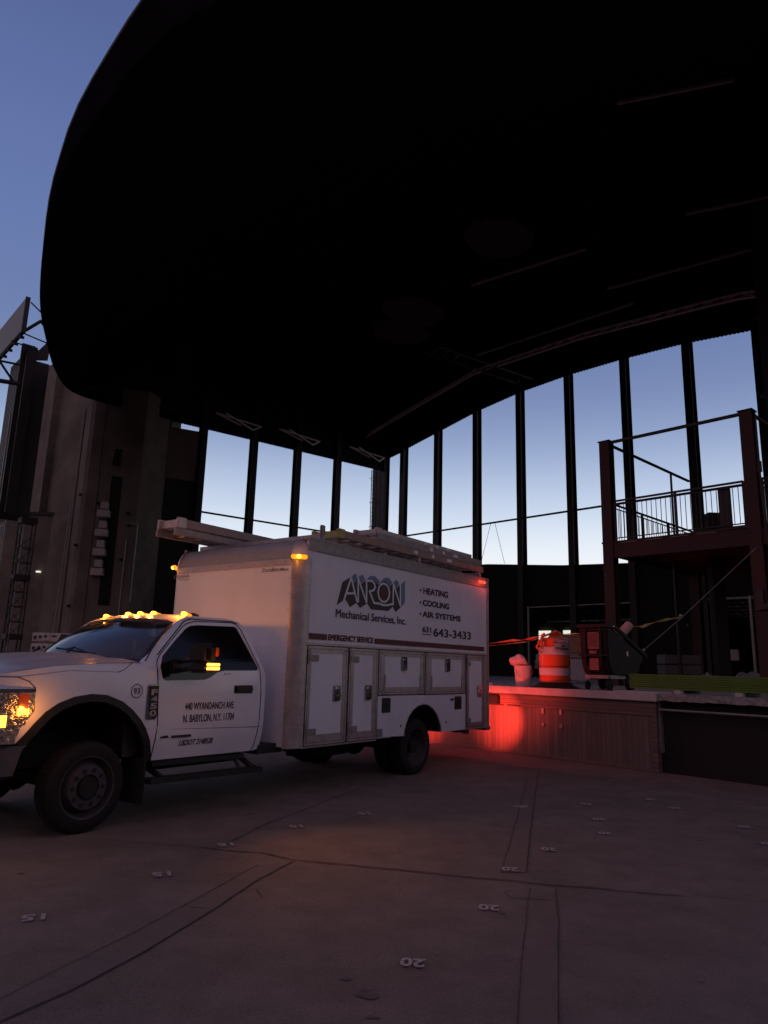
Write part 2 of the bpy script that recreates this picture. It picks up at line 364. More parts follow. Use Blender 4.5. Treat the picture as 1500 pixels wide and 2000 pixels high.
def blot(b, x, y, r, z, st=(1, 1)):
    n = 30; ph = random.random()*9
    vs = [b.bm.verts.new((x+st[0]*r*(1+.3*math.sin(3*t+ph)+random.uniform(-.06, .06))*math.cos(t), y+st[1]*r*(1+.3*math.sin(2*t+ph)+random.uniform(-.06, .06))*math.sin(t), z)) for t in [2*math.pi*i/n for i in range(n)]]
    b.bm.faces.new(vs)
b = B()
for i in range(46): blot(b, random.uniform(-3, 5), random.uniform(3.2, 11), random.choice((.008, .012, .02, .03)), 0.0035+0.00001*i, (1.5, .8))
blot(b, -.02, 3.75, .05, .0046)
struct(b.build('pavement_stains', M['stain'], smooth=False))
b = B(); blot(b, 1.63, 8.57, .07, .0052, (1.3, 1.0))
for i in range(14): blot(b, random.uniform(-2, 5), random.uniform(3.5, 11), random.choice((.006, .01)), 0.0053+0.00001*i)
struct(b.build('pavement_scuffs', M['dust'], smooth=False))

# the seating bowl the photographer stands in front of: it rises behind and shuts out the low sky
bowl = []
b = B(); NA = 60
for k in range(26):
    r0, r1, z0, z1 = 27+k*1.9, 27+(k+1)*1.9, .35+k*.95, .35+(k+1)*.95
    for ra, za, rb, zb in ((r0, z0-.95 if k else 0, r0, z0), (r0, z0, r1, z0)):
        ring = [[b.bm.verts.new((2+r*math.cos(t), 12+r*math.sin(t), z)) for t in [rad(193+155*i/NA) for i in range(NA+1)]] for r, z in ((ra, za), (rb, zb))]
        for i in range(NA): b.bm.faces.new((ring[0][i], ring[0][i+1], ring[1][i+1], ring[1][i]))
struct(b.build('seating_bowl', mat('dark_seating', (.07, .06, .06), .9, var=.4, scale=.5), smooth=False))

# ================================================================== the amphitheatre shell (roof, window walls, towers)
rim = [(-11.2, 36), (-13.3, 34.2), (-15.0, 32.7), (-15.0, 31.2), (-14.5, 29), (-13.7, 26.8), (-12.8, 24.2), (-11.4, 21.3), (-10.1, 18.8), (-9.1, 17.3), (-8.2, 15.9), (-6.5, 14), (-5, 12.4), (-3.6, 11.5), (-1, 10.3), (2.2, 9.5), (6, 9.2), (10, 9.8), (15, 12), (20, 15), (25, 19)]
def rounded(P, k=6):
    o = []
    for i in range(len(P)-1):
        p0, p1, p2, p3 = P[max(0, i-1)], P[i], P[i+1], P[min(len(P)-1, i+2)]
        for j in range(k):
            t = j/k; o.append(tuple(.5*(2*p1[a]+(p2[a]-p0[a])*t+(2*p0[a]-5*p1[a]+4*p2[a]-p3[a])*t*t+(-p0[a]+3*p1[a]-3*p2[a]+p3[a])*t**3) for a in (0, 1)))
    return o+[P[-1]]
rim = rounded(rim)
for _ in range(14): rim = [rim[0]]+[((rim[i-1][0]+2*rim[i][0]+rim[i+1][0])/4, (rim[i-1][1]+2*rim[i][1]+rim[i+1][1])/4) for i in range(1, len(rim)-1)]+[rim[-1]]
def resample(P, n):
    P = [Vector((*p, 0)) for p in P]; L = [0]
    for a, c in zip(P[:-1], P[1:]): L.append(L[-1]+(c-a).length)
    o = []
    for i in range(n+1):
        t = L[-1]*i/n
        for k in range(len(P)-1):
            if t <= L[k+1]+1e-6: o.append(P[k].lerp(P[k+1], (t-L[k])/(L[k+1]-L[k]))); break
    return o
NR = 120
rimS = resample(rim, NR)
back = resample([tuple((K+eL*15)[:2]), tuple(K[:2]), tuple((K+eR*44)[:2])], NR)
fh = [interp([(0, .3), (.25, .6), (.45, 1.5), (1, 1.5)], i/NR) for i in range(NR+1)]
roof = thing('stage_roof', 'huge black curved roof canopy cantilevered over the stage', 'roof', tuple(K))
NT = 14
def soff(i, t): 
    p = rimS[i].lerp(back[i], t); return Vector((p.x, p.y, 14+5.6*(t**0.8)+1.0*math.sin(math.pi*t)))
b = B(); vv = [[b.bm.verts.new(soff(i, j/NT)) for j in range(NT+1)] for i in range(NR+1)]
for i in range(NR):
    for j in range(NT): b.bm.faces.new((vv[i][j], vv[i+1][j], vv[i+1][j+1], vv[i][j+1]))
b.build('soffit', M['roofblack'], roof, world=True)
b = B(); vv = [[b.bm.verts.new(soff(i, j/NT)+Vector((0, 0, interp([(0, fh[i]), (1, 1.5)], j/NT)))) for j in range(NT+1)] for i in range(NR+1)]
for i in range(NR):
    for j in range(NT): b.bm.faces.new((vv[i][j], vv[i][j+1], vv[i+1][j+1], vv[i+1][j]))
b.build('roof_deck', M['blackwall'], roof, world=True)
# corrugated fascia: real ribs along the rim
b = B(); NF = 1800; rf = resample(rim, NF); lo, hi = [], []
for i, p in enumerate(rf):
    d = (rf[min(i+1, NF)]-rf[max(i-1, 0)]).normalized(); nn = Vector((-d.y, d.x, 0))
    if nn.dot(p-Vector((3, 28, 0))) < 0: nn = -nn
    o = nn*(0.012 if (i//2) % 2 else 0.0)+nn*0.02
    h = interp([(0, .3), (.25, .6), (.45, 1.5), (1, 1.5)], i/NF)
    lo.append(b.bm.verts.new((p.x+o.x, p.y+o.y, 13.9))); hi.append(b.bm.verts.new((p.x+o.x, p.y+o.y, 14.05+h)))
for i in range(NF): b.bm.faces.new((lo[i], lo[i+1], hi[i+1], hi[i]))
b.build('fascia', M['fascia'], roof, world=True, smooth=False)
b = B()
pl = [Vector((p.x, p.y, 14.1+interp([(0, .3), (.25, .6), (.45, 1.5), (1, 1.5)], i/60))) for i, p in enumerate(resample(rim, 60))]
b.path([tuple(p) for p in pl], 0.07, 8); b.build('rim_gutter', M['steeldark'], roof, world=True)
# louvred panels and purlins under the roof
def under(p, q, w_, h_, z): return (Vector((p[0], p[1], z)), Vector((q[0], q[1], z)), w_, h_)
for (c, r, n) in (((1.0, 27.5, 16.0), 1.4, 18), ((0.6, 31, 16.8), 1.4, 18), ((3.6, 21.5, 15.6), 1.3, 16)):
    b = B(); c = Vector(c)
    for k in range(n):
        o = nS*(k-n/2)*0.16; hw = r*math.sqrt(max(0.05, 1-((k-n/2)/(n/2))**2))*0.8
        b.beam(c+o-eS*hw, c+o+eS*hw, 0.03, 0.08)
    b.build('roof_louvre', M['louvre'], roof, world=True)
for (a, c) in (((4, 30), (9.3, 25)), ((8, 24), (13, 20.5)), ((3.0, 24), (6.5, 21.5)), ((9, 19.5), (12.5, 18)), ((13, 21), (16.6, 18.6)), ((5.5, 15.2), (8.0, 14.4))):
    b = B(); b.beam((a[0], a[1], 15.3), (c[0], c[1], 15.3), 0.07, 0.07); b.build('purlin', M['galv'], roof, world=True)

# window walls: solid panels with openings between the columns
lwall = thing('side_window_wall', 'left window wall of tall open bays ending at the far corner', 'wall', tuple(K), rzL)
def fy(y): return lambda u, z: (u, y, z)
def serr(u0, u1, f, st=0.16, amp=0.045):
    """corrugated sheet edge seen end on: the saw-tooth under the window heads"""
    n = max(2, int((u1-u0)/st)*2); return [(u0+(u1-u0)*i/n, f(u0+(u1-u0)*i/n)+(amp if i % 2 else 0)) for i in range(n+1)]
b = B()
hd = serr(0, 15.2, lambda u: 14.15)
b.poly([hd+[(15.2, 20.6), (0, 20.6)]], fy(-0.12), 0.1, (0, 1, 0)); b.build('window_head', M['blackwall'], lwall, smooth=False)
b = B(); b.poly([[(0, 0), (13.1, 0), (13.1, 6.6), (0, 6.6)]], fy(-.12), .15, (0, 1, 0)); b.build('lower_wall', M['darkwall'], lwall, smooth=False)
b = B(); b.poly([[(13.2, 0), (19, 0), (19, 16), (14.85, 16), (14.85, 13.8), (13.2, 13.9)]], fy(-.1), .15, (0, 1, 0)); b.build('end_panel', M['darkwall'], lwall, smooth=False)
M['brownpanel'] = mat('brown_metal_panel', (0.14, 0.10, 0.09), 0.8, var=0.25, scale=1.0)
b = B(); b.poly([[(13.3, 11.05), (15.95, 10.9), (15.95, 13.7), (13.3, 13.84)]], fy(.06), .05, (0, 1, 0)); b.build('brown_panel', M['brownpanel'], lwall, smooth=False)
def column(b, u, w_, d, z0, z1):
    b.bx(u-w_/2, u+w_/2, -d/2-.02, -d/2, z0, z1); b.bx(u-w_/2, u+w_/2, d/2-.02, d/2, z0, z1); b.bx(u-.02, u+.02, -d/2, d/2-.02, z0, z1)
for u in (13.0, 9.86, 6.90, 3.96):
    b = B(); column(b, u, 0.36, 0.42, 0, 19); b.build('column', M['steeldark'], lwall, smooth=False)
b = B(); b.tube((0, 0, 9.46), (13, 0, 9.46), 0.055); b.build('tie_rail', M['steeldark'], lwall)
# caged ladder near the corner
lad = thing('caged_ladder', 'caged access ladder fixed in the far corner bay', 'ladder', tuple(K+eL*1.1), rzL)
b = B()
for x in (-.22, .22): b.bx(x-.02, x+.02, .1, .14, 6, 14)
for k in range(27): b.tube((-.22, .12, 6.1+k*.3), (.22, .12, 6.1+k*.3), .012, 6)
b.build('ladder_rails', M['steeldark'], lad)
b = B()
for k in range(5):
    z = 7+k*1.6; pts = [(.36*math.cos(t), .12+.62*math.sin(t), z) for t in [math.pi*i/10 for i in range(11)]]; b.path(pts, .018, 5)
for t in (.1, .3, .5, .7, .9): b.tube((.36*math.cos(math.pi*t), .12+.62*math.sin(math.pi*t), 6.6), (.36*math.cos(math.pi*t), .12+.62*math.sin(math.pi*t), 13.6), .012, 5)
b.build('safety_cage', M['steeldark'], lad)

rwall = thing('rear_window_wall', 'rear stage wall of tall open bays under an arched head', 'wall', tuple(K), rzR)
archt = [(-.3, 15.0), (1.3, 15.25), (2, 15.45), (4.5, 15.95), (7.5, 16.55), (10.7, 16.95), (13.8, 17.1), (17, 17.07), (20, 16.92), (23.1, 16.58), (26, 16.1)]
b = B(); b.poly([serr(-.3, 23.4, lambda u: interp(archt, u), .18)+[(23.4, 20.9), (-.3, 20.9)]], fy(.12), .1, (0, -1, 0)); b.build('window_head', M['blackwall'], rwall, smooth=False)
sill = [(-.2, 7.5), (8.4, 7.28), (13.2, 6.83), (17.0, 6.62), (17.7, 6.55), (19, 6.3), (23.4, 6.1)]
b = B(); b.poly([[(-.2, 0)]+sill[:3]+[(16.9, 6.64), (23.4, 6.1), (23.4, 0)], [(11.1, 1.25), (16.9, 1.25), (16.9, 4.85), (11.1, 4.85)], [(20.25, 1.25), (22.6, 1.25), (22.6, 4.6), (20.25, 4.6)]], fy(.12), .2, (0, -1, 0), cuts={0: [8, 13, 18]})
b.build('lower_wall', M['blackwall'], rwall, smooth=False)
for i, u in enumerate((1.62, 4.56, 7.62, 10.70, 13.82, 17.02, 20.2, 23.3)):
    b = B(); column(b, u, 0.33 if u < 20 else .38, 0.44, 1.2, interp(archt, u)+1.5); b.build('column', M['steeldark'], rwall, smooth=False)
b = B(); b.tube((1.6, 0, 9.62), (23, 0, 9.62), 0.055); b.build('tie_rail', M['steeldark'], rwall)
for u in (-.88, -.5, -.12):
    b = B(); column(b, u, .34, .5, 1.2, 17); b.build('corner_column', M['steeldark'], rwall, smooth=False)
for (u, a) in ((7.9, .35), (9.6, -.3)):
    b = B(); b.tube((u, -.1, 7.2), (u+a*2.2, -.1, 9.6), .012, 5); b.build('stay_wire', M['steeldark'], rwall)
b = B(); b.bx(23.4, 40, -.1, .3, 0, 20); b.build('end_panel', M['blackwall'], rwall, smooth=False)  # blank black wall added out of view, stops sky leaking in past the column
# loading bay behind the openings, with its lit far windows and overhead door tracks
M['baywall'] = mat('loading_bay_lining', (0.06, 0.055, 0.05), 0.9, var=.3)
M['litwin'] = emat('lit_window', (1.0, 0.97, 0.84), 0.09, base=(.6, .6, .55))
bay = thing('loading_bay', 'dark loading bay behind the rear wall openings', 'building', tuple(K+eR*16), rzR)
b = B()
b.bx(-9.6, 8.6, 6.9, 7, 0, 6); b.bx(-9.7, -9.6, .15, 7, 0, 6); b.bx(8.6, 8.7, .15, 7, 0, 6); b.bx(-9.6, 8.6, .15, 7, 6, 6.1); b.bx(2.4, 2.6, .2, 6.9, 0, 6); b.bx(-9.6, 8.6, .15, 6.9, 1.1, 1.2)
b.build('bay_lining', M['baywall'], bay, smooth=False)
for x0, x1 in ((-8.87, -8.02), (-7.12, -5.95)):
    b = B(); b.bx(x0, x1, 6.78, 6.84, 3.36, 3.96); f = b.build('bay_window', M['litwin'], bay, smooth=False)
for x0, x1, nn_ in ((-4.9, .9, 9), (4.3, 6.6, 8)):
    b = B(); y0 = -.12
    b.beam((x0, y0, 4.75), (x1, y0, 4.75), .05, .05); b.beam((x0, 1.6, 4.1), (x1, 1.6, 4.1), .05, .05)
    for k in range(nn_):
        x = x0+(x1-x0)*k/(nn_-1); b.beam((x, y0, 4.75), (x+(.3 if nn_ == 9 else .2), 1.6, 4.1), .05, .05)
    if nn_ == 8:
        for k in range(5): b.beam((x0, y0+k*.34, 4.7-k*.13), (x1, y0+k*.34, 4.7-k*.13), .1, .02)
    b.build('door_track', M['galv'], bay)
for x in (-4.86, 4.32, 6.15): b = B(); b.bx(x-.05, x+.05, -.2, -.1, 1.2, 4.8); b.build('door_jamb', M['galv'], bay, smooth=False)
b = B(); b.bx(4.4, 5.4, .2, .3, 2.15, 2.6); b.build('bay_shelf', M['galv'], bay, smooth=False)
b = B(); b.bx(6.0, 6.9, 1, 1.4, 2.8, 3.0); b.build('bay_shelf', M['galv'], bay, smooth=False)
# big near column at the right and its dark flank
pc = thing('proscenium_column', 'massive dark column rising out of frame at the right edge', 'column', (11.9, 19.0, 0), rzR)
b = B(); b.bx(-.9, 1.4, -.9, .9, 0, 22, bev=.03); b.build('column_shaft', M['blackwall'], pc, smooth=False)
b = B()
for k in range(7): b.bx(-1.0, -.9, -.9, -.86, 2+k*2.4, 2.1+k*2.4)
b.build('splice_plate', M['steeldark'], pc, smooth=False)

# curved truss along the rear wall and small trusses over the left wall
def truss(name, label, P, drop, dep, m, group=None, r=.055, seg=1):
    P = [Vector(p) for p in P]; t = thing(name, label, 'truss', tuple(P[0]))
    b = B(); D = Vector(dep)
    lo = [p+Vector((0, 0, -drop))+D for p in P]
    b.path([tuple(p) for p in P], r); b.path([tuple(p) for p in lo], r); b.build('chord', m, t, world=True)
    b = B()
    for i in range(len(P)-1):
        b.tube(P[i], lo[i], r*.5, 6); b.tube(P[i], lo[i+1], r*.5, 6); b.tube(lo[i], P[i+1], r*.5, 6)
    b.build('lacing', m, t, world=True)
    return t
M['trussgrey'] = mat('grey_truss_paint', (0.75, 0.72, 0.68), 0.5, .0, var=.3)
zz = [(-3.4, 15.9), (2.0, 17.1), (8.7, 18.45), (15.7, 18.4), (23.0, 17.8), (27, 17)]
P = [tuple(K+eR*u-nR*1.4+Vector((0, 0, interp(zz, u)))) for u in frange(-1.5, 24, .85)]
truss('curved_truss', 'long pale curved truss sweeping along above the rear windows', P, .42, -nR*.35, M['trussgrey'])
for u, lab in ((11.6, 'small pale truss above the leftmost window bay'), (7.6, 'small pale truss above the second window bay'), (2.6, 'small pale truss above the corner window bay')):
    base = K+eL*u; P = [tuple(base+nL*1.0+eL*a+Vector((0, 0, 14.65+.12*abs(a)))) for a in (-1.3, -.65, 0, .65, 1.3)]
    t = thing('roof_truss', lab, 'truss', tuple(base), rzL); 
    b = B(); b.beam((-1.6, 1.0, 14.7), (1.2, 1.0, 14.85), .07, .07); b.beam((-1.6, 1.0, 14.7), (-.9, 1.3, 14.25), .07, .07); b.beam((-.9, 1.3, 14.3), (.9, 1.6, 14.75), .06, .06); b.beam((1.2, 1., 14.85), (-.1, 1.5, 14.3), .06, .06)
    b.build('chord', M['trussgrey'], t)
# catwalk ladder-like truss hanging under the roof
P = [tuple(Vector((1.5, 30, 15.4)).lerp(Vector((6.6, 34.5, 15.9)), t)) for t in frange(0, 1, .1)]
truss('catwalk_truss', 'dim flat catwalk truss hanging under the black roof', P, .02, Vector((.7, -.6, 0)), M['steeldark'], r=.04)

# concrete tower at the left of the stage
tw = thing('concrete_tower', 'tall raw concrete stage tower with a slot and row of fixtures', 'tower', (-13.2, 34.6, 0))
b = B(); plan = [(-17.2, 37.2), (-14.75, 34.05), (-14.5, 33.95), (-14.2, 34.0), (-12.5, 34.4), (-12.15, 34.5), (-11.95, 34.8), (-11.4, 38), (-15, 40)]
b.poly([plan], lambda x, y: (x, y, 0), 14.9, (0, 0, 1)); o = b.build('tower_shaft', M['concrete'], tw, world=True, ang=25)
b = B(); b.poly([[(-20.0, 38.6), (-15.3, 35.0), (-14.2, 36), (-14, 41), (-17, 41)]], lambda x, y: (x, y, 0), 17.6, (0, 0, 1)); b.poly([[(-18.4, 37.0), (-17.95, 36.55), (-17.6, 36.9), (-18.1, 37.4)]], lambda x, y: (x, y, 0), 17.5, (0, 0, 1)); b.build('tower_flank', M['concrete'], tw, world=True, ang=25)
b = B()
for x in (-13.95,): b.beam((x, 34.02, 0), (x-.05, 34.02, 14), .02, .02)
def tf(x): return 34.0+(x+14.2)*.235-.03          # front face of the tower
b.poly([[(-13.42, 10.3), (-12.95, 10.3), (-12.92, 4), (-13.42, 4)]], lambda x, z: (x, tf(x), z), .02, (0, -1, 0))
b.poly([[(-13.46, 10.85), (-13.1, 10.8), (-13.08, 11.7), (-13.4, 11.7)]], lambda x, z: (x, tf(x), z), .02, (0, -1, 0))
b.build('tower_slot', M['blackwall'], tw, world=True, smooth=False)
M['streak'] = mat('water_stain', (0.12, 0.105, 0.10), 0.95, var=.4, scale=1.5)
b = B(); b.poly([[(0, 0), (.25, 0), (.22, 9), (.3, 14), (-.05, 14), (.02, 8)]], lambda a, z: (-15.55+a*.62, 35.05-a*.79-.02, z), .015, (-.7, -.7, 0)); b.build('water_stain', M['streak'], tw, world=True, smooth=False)
M['fixture'] = mat('pale_fixture', (0.42, 0.39, 0.38), 0.7, var=.15)
for k in range(4):
    z = 8.62-k*.94
    b = B(); b.box((-13.5, tf(-13.5)-.2, z+.13), (.34, .34, .34), rz=.15, bev=.02)
    b.box((-13.5-.02, tf(-13.5)-.22, z-.27), (.56, .4, .34), rz=.15, bev=.02)
    b.build('tower_fixture', M['fixture'], tw, world=True, smooth=False)
b = B()
for x, z0, z1 in ((-12.45, 3, 7.2), (-12.0, 4.2, 8.0)): b.tube((x, tf(x)-.08, z0), (x, tf(x)-.08, z1), .03, 8)
b.tube((-12.0, tf(-12)-.08, 8.0), (-12.5, tf(-12)-.08, 7.95), .03, 8)
b.tube((-15.6, 34.7, 2.5), (-15.45, 34.6, 9), .03, 8)
b.build('conduit', M['galv'], tw, world=True)
for x, z in ((-14.8, 9.3), (-14.7, 6.8), (-13.9, 8.9), (-12.5, 8.5), (-12.4, 7.9), (-12.6, 6.2), (-14.7, 3.9)):
    b = B(); y = tf(x)-.03 if x > -14.3 else 34.05+(-14.75-x)*1.28-.05
    b.box((x, y, z), (.14, .08, .12)); b.build('anchor_plate', M['blackwall'], tw, world=True, smooth=False)

sw = thing('side_wall', 'low dark concrete wall running out of frame behind the truss towers', 'wall', (-17, 36.5, 0))
b = B(); b.bx(-27, -16.6, 36.4, 36.8, 0, 8.7); b.build('wall_panel', M['concrete'], sw, world=True, smooth=False)
b = B(); b.box((-17.45, 36.3, 5.75), (.20, .15, .08)); b.build('wall_light', M['litwin'], sw, world=True)
b = B(); b.bx(-27, -16.6, 36.3, 36.85, 8.7, 8.85); b.build('wall_capping', M['steeldark'], sw, world=True, smooth=False)
# wing wall linking tower and window wall
wg = thing('wing_wall', 'dark recessed wing wall beside the concrete tower', 'wall', (-11, 38, 0))
b = B(); b.bx(-11.7, -10.4, 38.3, 38.5, 0, 12.5); b.build('wall_panel', M['darkwall'], wg, world=True, smooth=False)
b = B(); b.tube((-11.25, 37.9, 2), (-11.15, 37.9, 9), .04); b.tube((-11.25, 37.9, 2), (-11.25, 37.9, 1.2), .04)
b.build('conduit', M['galv'], wg, world=True)

# dark loudspeaker / screen tower at far left, its truss legs and the tilted-looking screen
M['mesh'] = corrugated('dark_louvred_panel', (0.022, 0.022, 0.024), 0.25, .6)
st = thing('speaker_tower', 'tall dark louvred tower beside the concrete tower at left', 'tower', (-16.62, 30.2, 0), rzS)
b = B(); b.bx(-1.3, .35, 0, 1.2, 7.5, 14.6); b.build('tower_cladding', M['mesh'], st, smooth=False)
b = B(); b.bx(.38, .52, -.05, .5, 7.5, 15.2); b.bx(.75, .92, .1, .5, 7.45, 15.0); b.build('edge_post', M['steeldark'], st, smooth=False)
b = B(); b.bx(.42, .9, .3, .36, 7.5, 15); b.build('side_sheet', M['mesh'], st, smooth=False)
b = B(); b.tube((.48, -.12, 7.3), (.48, -.12, 11.8), .035); b.build('conduit', M['galv'], st)
b = B(); b.poly([[(-16.4, 14.75), (-15.55, 14.75), (-15.48, 15.85)]], lambda x, z: (x, 30.6, z), .05, (0, 1, 0)); b.build('top_gusset', M['louvre'], st, world=True, smooth=False)
scn = thing('side_screen', 'grey flat screen panel bracketed out at the top left', 'screen', (-15.46, 28.0, 14.9), rzS)
b = B(); b.bx(-6, 0, -.04, .0, 0, 1.5); b.build('screen_face', mat('grey_screen', (0.20, 0.21, 0.22), .6, var=.25, scale=.8), scn, smooth=False)
b = B(); b.bx(-6, .06, 0, .12, -.06, 0); b.bx(-6, .06, 0, .12, 1.5, 1.57); b.bx(0, .1, -.04, .14, -.06, 1.57)
for k in range(6): b.bx(-.4-k*.9, -.3-k*.9, .02, .2, -.16, -.06)
b.build('screen_frame', M['steeldark'], scn, smooth=False)
b = B(); a = Vector((-15.46, 28.1, 14.9))
for p, q, r in (((.1, .1, 1.45), (.95, .9, .7), .03), ((.05, .1, .15), (.5, .4, .75), .07), ((.5, .4, .75), (1.1, .9, .6), .07), ((.5, .4, .7), (.95, .9, .1), .05), ((0, .1, 0), (.7, .8, -.1), .03), ((-.5, .1, -.35), (.3, .9, -.4), .03), ((-1.2, .1, -1.2), (-.3, .9, -1.1), .05), ((-1.0, .1, -1.1), (-.55, .8, -1.9), .05), ((-1.3, .5, -1.95), (-.3, .9, -1.95), .1)):
    b = B(); b.tube(a+Vector(p), a+Vector(q), r); b.build('bracket_arm', M['steeldark'], scn, world=True)
b = B(); b.tube((-16.55, 28.5, 13.1), (-16.9, 28.5, 8.5), .012, 6); b.ball((-16.62, 28.5, 12.2), .05); b.build('hanging_cable', M['steeldark'], scn, world=True)
def truss_tower(x, y, z0, z1, w_, lab):
    t = thing('truss_tower', lab, 'truss tower', (x, y, 0), rzS, 'truss towers at the left of the stage'); h = w_/2
    b = B()
    for sx in (-h, h):
        for sy in (-h, h): b.tube((sx, sy, 0), (sx, sy, z1), .03, 8)
    b.build('leg_tubes', M['steeldark'], t)
    b = B(); n = int((z1-z0)/.62)
    for k in range(n):
        za = z0+k*.62
        for (p, q) in (((-h, -h), (h, -h)), ((h, -h), (h, h)), ((h, h), (-h, h)), ((-h, h), (-h, -h))):
            b.tube((*p, za), (*q, za), .018, 6); b.tube((*p, za), (*q, za+.62) if k % 2 else (*q, za+.62), .014, 6)
    b.build('lacing', M['steeldark'], t)
    for z in (z0, (z0+z1)/2, z1): b = B(); b.bx(-h-.05, h+.05, -h-.05, h+.05, z-.12, z+.12); b.build('sleeve_block', M['black'], t, smooth=False)
truss_tower(-15.25, 30.2, 2.3, 7.2, .55, 'black lattice truss tower nearest the concrete tower')
b = B()
pf = thing('scaffold_frame', 'pale tubular scaffold frame left of the lattice truss tower', 'scaffold', (-16.2, 30.0, 0), rzS)
for x, y in ((-.6, 0), (-.2, 0), (.15, 0), (.5, 0), (-.2, .7), (.5, .7)): b.tube((x, y, 0), (x, y, 7.1), .035)
for z in (2.2, 4.7, 6.9): b.tube((-.6, 0, z), (.5, 0, z), .03); b.tube((.5, 0, z), (.5, .7, z), .03)
b.tube((-.6, 0, 4.7), (-.2, 0, 6.9), .02); b.tube((-.6, 0, 2.4), (-.2, 0, 4.6), .02)
b.build('frame_tubes', M['galv'], pf)
# ================================================================== the service truck  (local x = forward from rear axle, y = driver's side outward, z up)
TR = Vector((0.52, 10.678, 0)); TA = rad(36.2); rzT = math.atan2(-math.cos(TA), -math.sin(TA))
TL = 'white service body truck with hazard lamps lit, parked in front of the stage'
trk = thing('service_truck', TL, 'truck', TR, rzT)
CX = -1.165
def mir(l): return 2*CX-l
def Lc(s, z):
    """lateral position of the cab skin on the driver's side"""
    if z > 1.44: l = -.150-(z-1.44)*.42
    else: l = -.13-.020*((z-1.15)/.3)**2 if z > 1.15 else -.13
    if z < .8: l -= (.8-z)*.22
    if 0.78 < z < .86: l -= .006
    if s > 5.5: l -= ((s-5.5)/.62)**2.4*.20
    if s < 3.0: l -= (3.0-s)*.25
    return l
def near(s, z): return (s, Lc(s, z), z)
def far(s, z): return (s, mir(Lc(s, z)), z)
zc = [.62, .7, .8, .82, .86, .95, 1.1, 1.2, 1.3, 1.4, 1.44, 1.55, 1.7, 1.85]
sc_ = [2.95, 3.2, 3.6, 4.0, 4.6, 5.0, 5.3, 5.5, 5.6, 5.7, 5.8, 5.9, 6.0]
cuts = {0: sc_, 1: zc}
def body(name, loops, m, th=.03, sides=(0, 1), parent=trk, off=0.0, label=None):
    r = []
    for sd in sides:
        b = B(); f = near if sd == 0 else far; o = off if sd == 0 else -off
        b.poly(loops, lambda s, z: (f(s, z)[0], f(s, z)[1]+o, z), th, (0, -1 if sd == 0 else 1, 0), cuts)
        r.append(b.build(name, m, parent, ang=30, label=label))
    return r
win = [(4.314, 1.325), (4.345, 1.44), (4.30, 1.545), (4.12, 1.70), (3.944, 1.838), (3.87, 1.872), (3.76, 1.885), (3.25, 1.90), (3.205, 1.885), (3.10, 1.66), (3.005, 1.44), (3.03, 1.418), (3.52, 1.412), (3.60, 1.395), (3.72, 1.335), (3.79, 1.316), (4.28, 1.308)]
doorp = [(4.345, .55), (4.335, .9), (4.386, 1.46), (4.37, 1.51), (4.318, 1.57), (3.99, 1.85), (3.925, 1.89), (3.80, 1.925), (3.264, 1.942), (3.20, 1.925), (3.15, 1.87), (2.99, 1.45), (2.955, 1.2), (2.96, .85), (2.99, .60), (3.03, .545)]
doors = body('door', [doorp, win], M['white'])
body('cab_pillar', [[(2.87, .56), (2.865, 1.35), (2.99, 1.64), (3.10, 1.90), (3.15, 1.95), (3.25, 1.975), (3.90, 1.972), (4.0, 1.93), (4.08, 1.885), (4.565, 1.478), (4.386, 1.46), (4.37, 1.51), (4.318, 1.57), (3.99, 1.85), (3.925, 1.89), (3.80, 1.925), (3.264, 1.942), (3.20, 1.925), (3.15, 1.87), (2.99, 1.45), (2.955, 1.2), (2.96, .85), (2.99, .60), (3.03, .545)]], M['white'])
arch = [(5.71, .80), (5.66, .86), (5.578, .96), (5.49, 1.05), (5.38, 1.12), (5.24, 1.17), (5.072, 1.192), (4.92, 1.18), (4.755, 1.12), (4.64, 1.045), (4.532, .945), (4.46, .85), (4.40, .74), (4.365, .64), (4.352, .55)]
ztop = [(4.0, 1.478), (4.56, 1.478), (5.0, 1.462), (5.4, 1.435), (5.7, 1.395), (5.95, 1.345), (6.08, 1.29)]
body('fender', [[(4.345, .55), (4.335, .9), (4.386, 1.46), (4.565, 1.478), (4.8, interp(ztop, 4.8)), (5.0, 1.462), (5.2, interp(ztop, 5.2)), (5.4, 1.435), (5.6, interp(ztop, 5.6)), (5.8, interp(ztop, 5.8)), (5.95, 1.345), (6.08, 1.29), (6.09, 1.235), (5.60, 1.232), (5.585, 1.06), (5.71, .90)]+arch], M['white'])
cx, cz = 5.03, .62
inner = [(cx+(p[0]-cx)*.885, cz+(p[1]-cz)*.885 if p[1] > cz else p[1]) for p in arch]
body('fender_flare', [arch+inner[::-1]], M['black'], th=.05, off=.012)
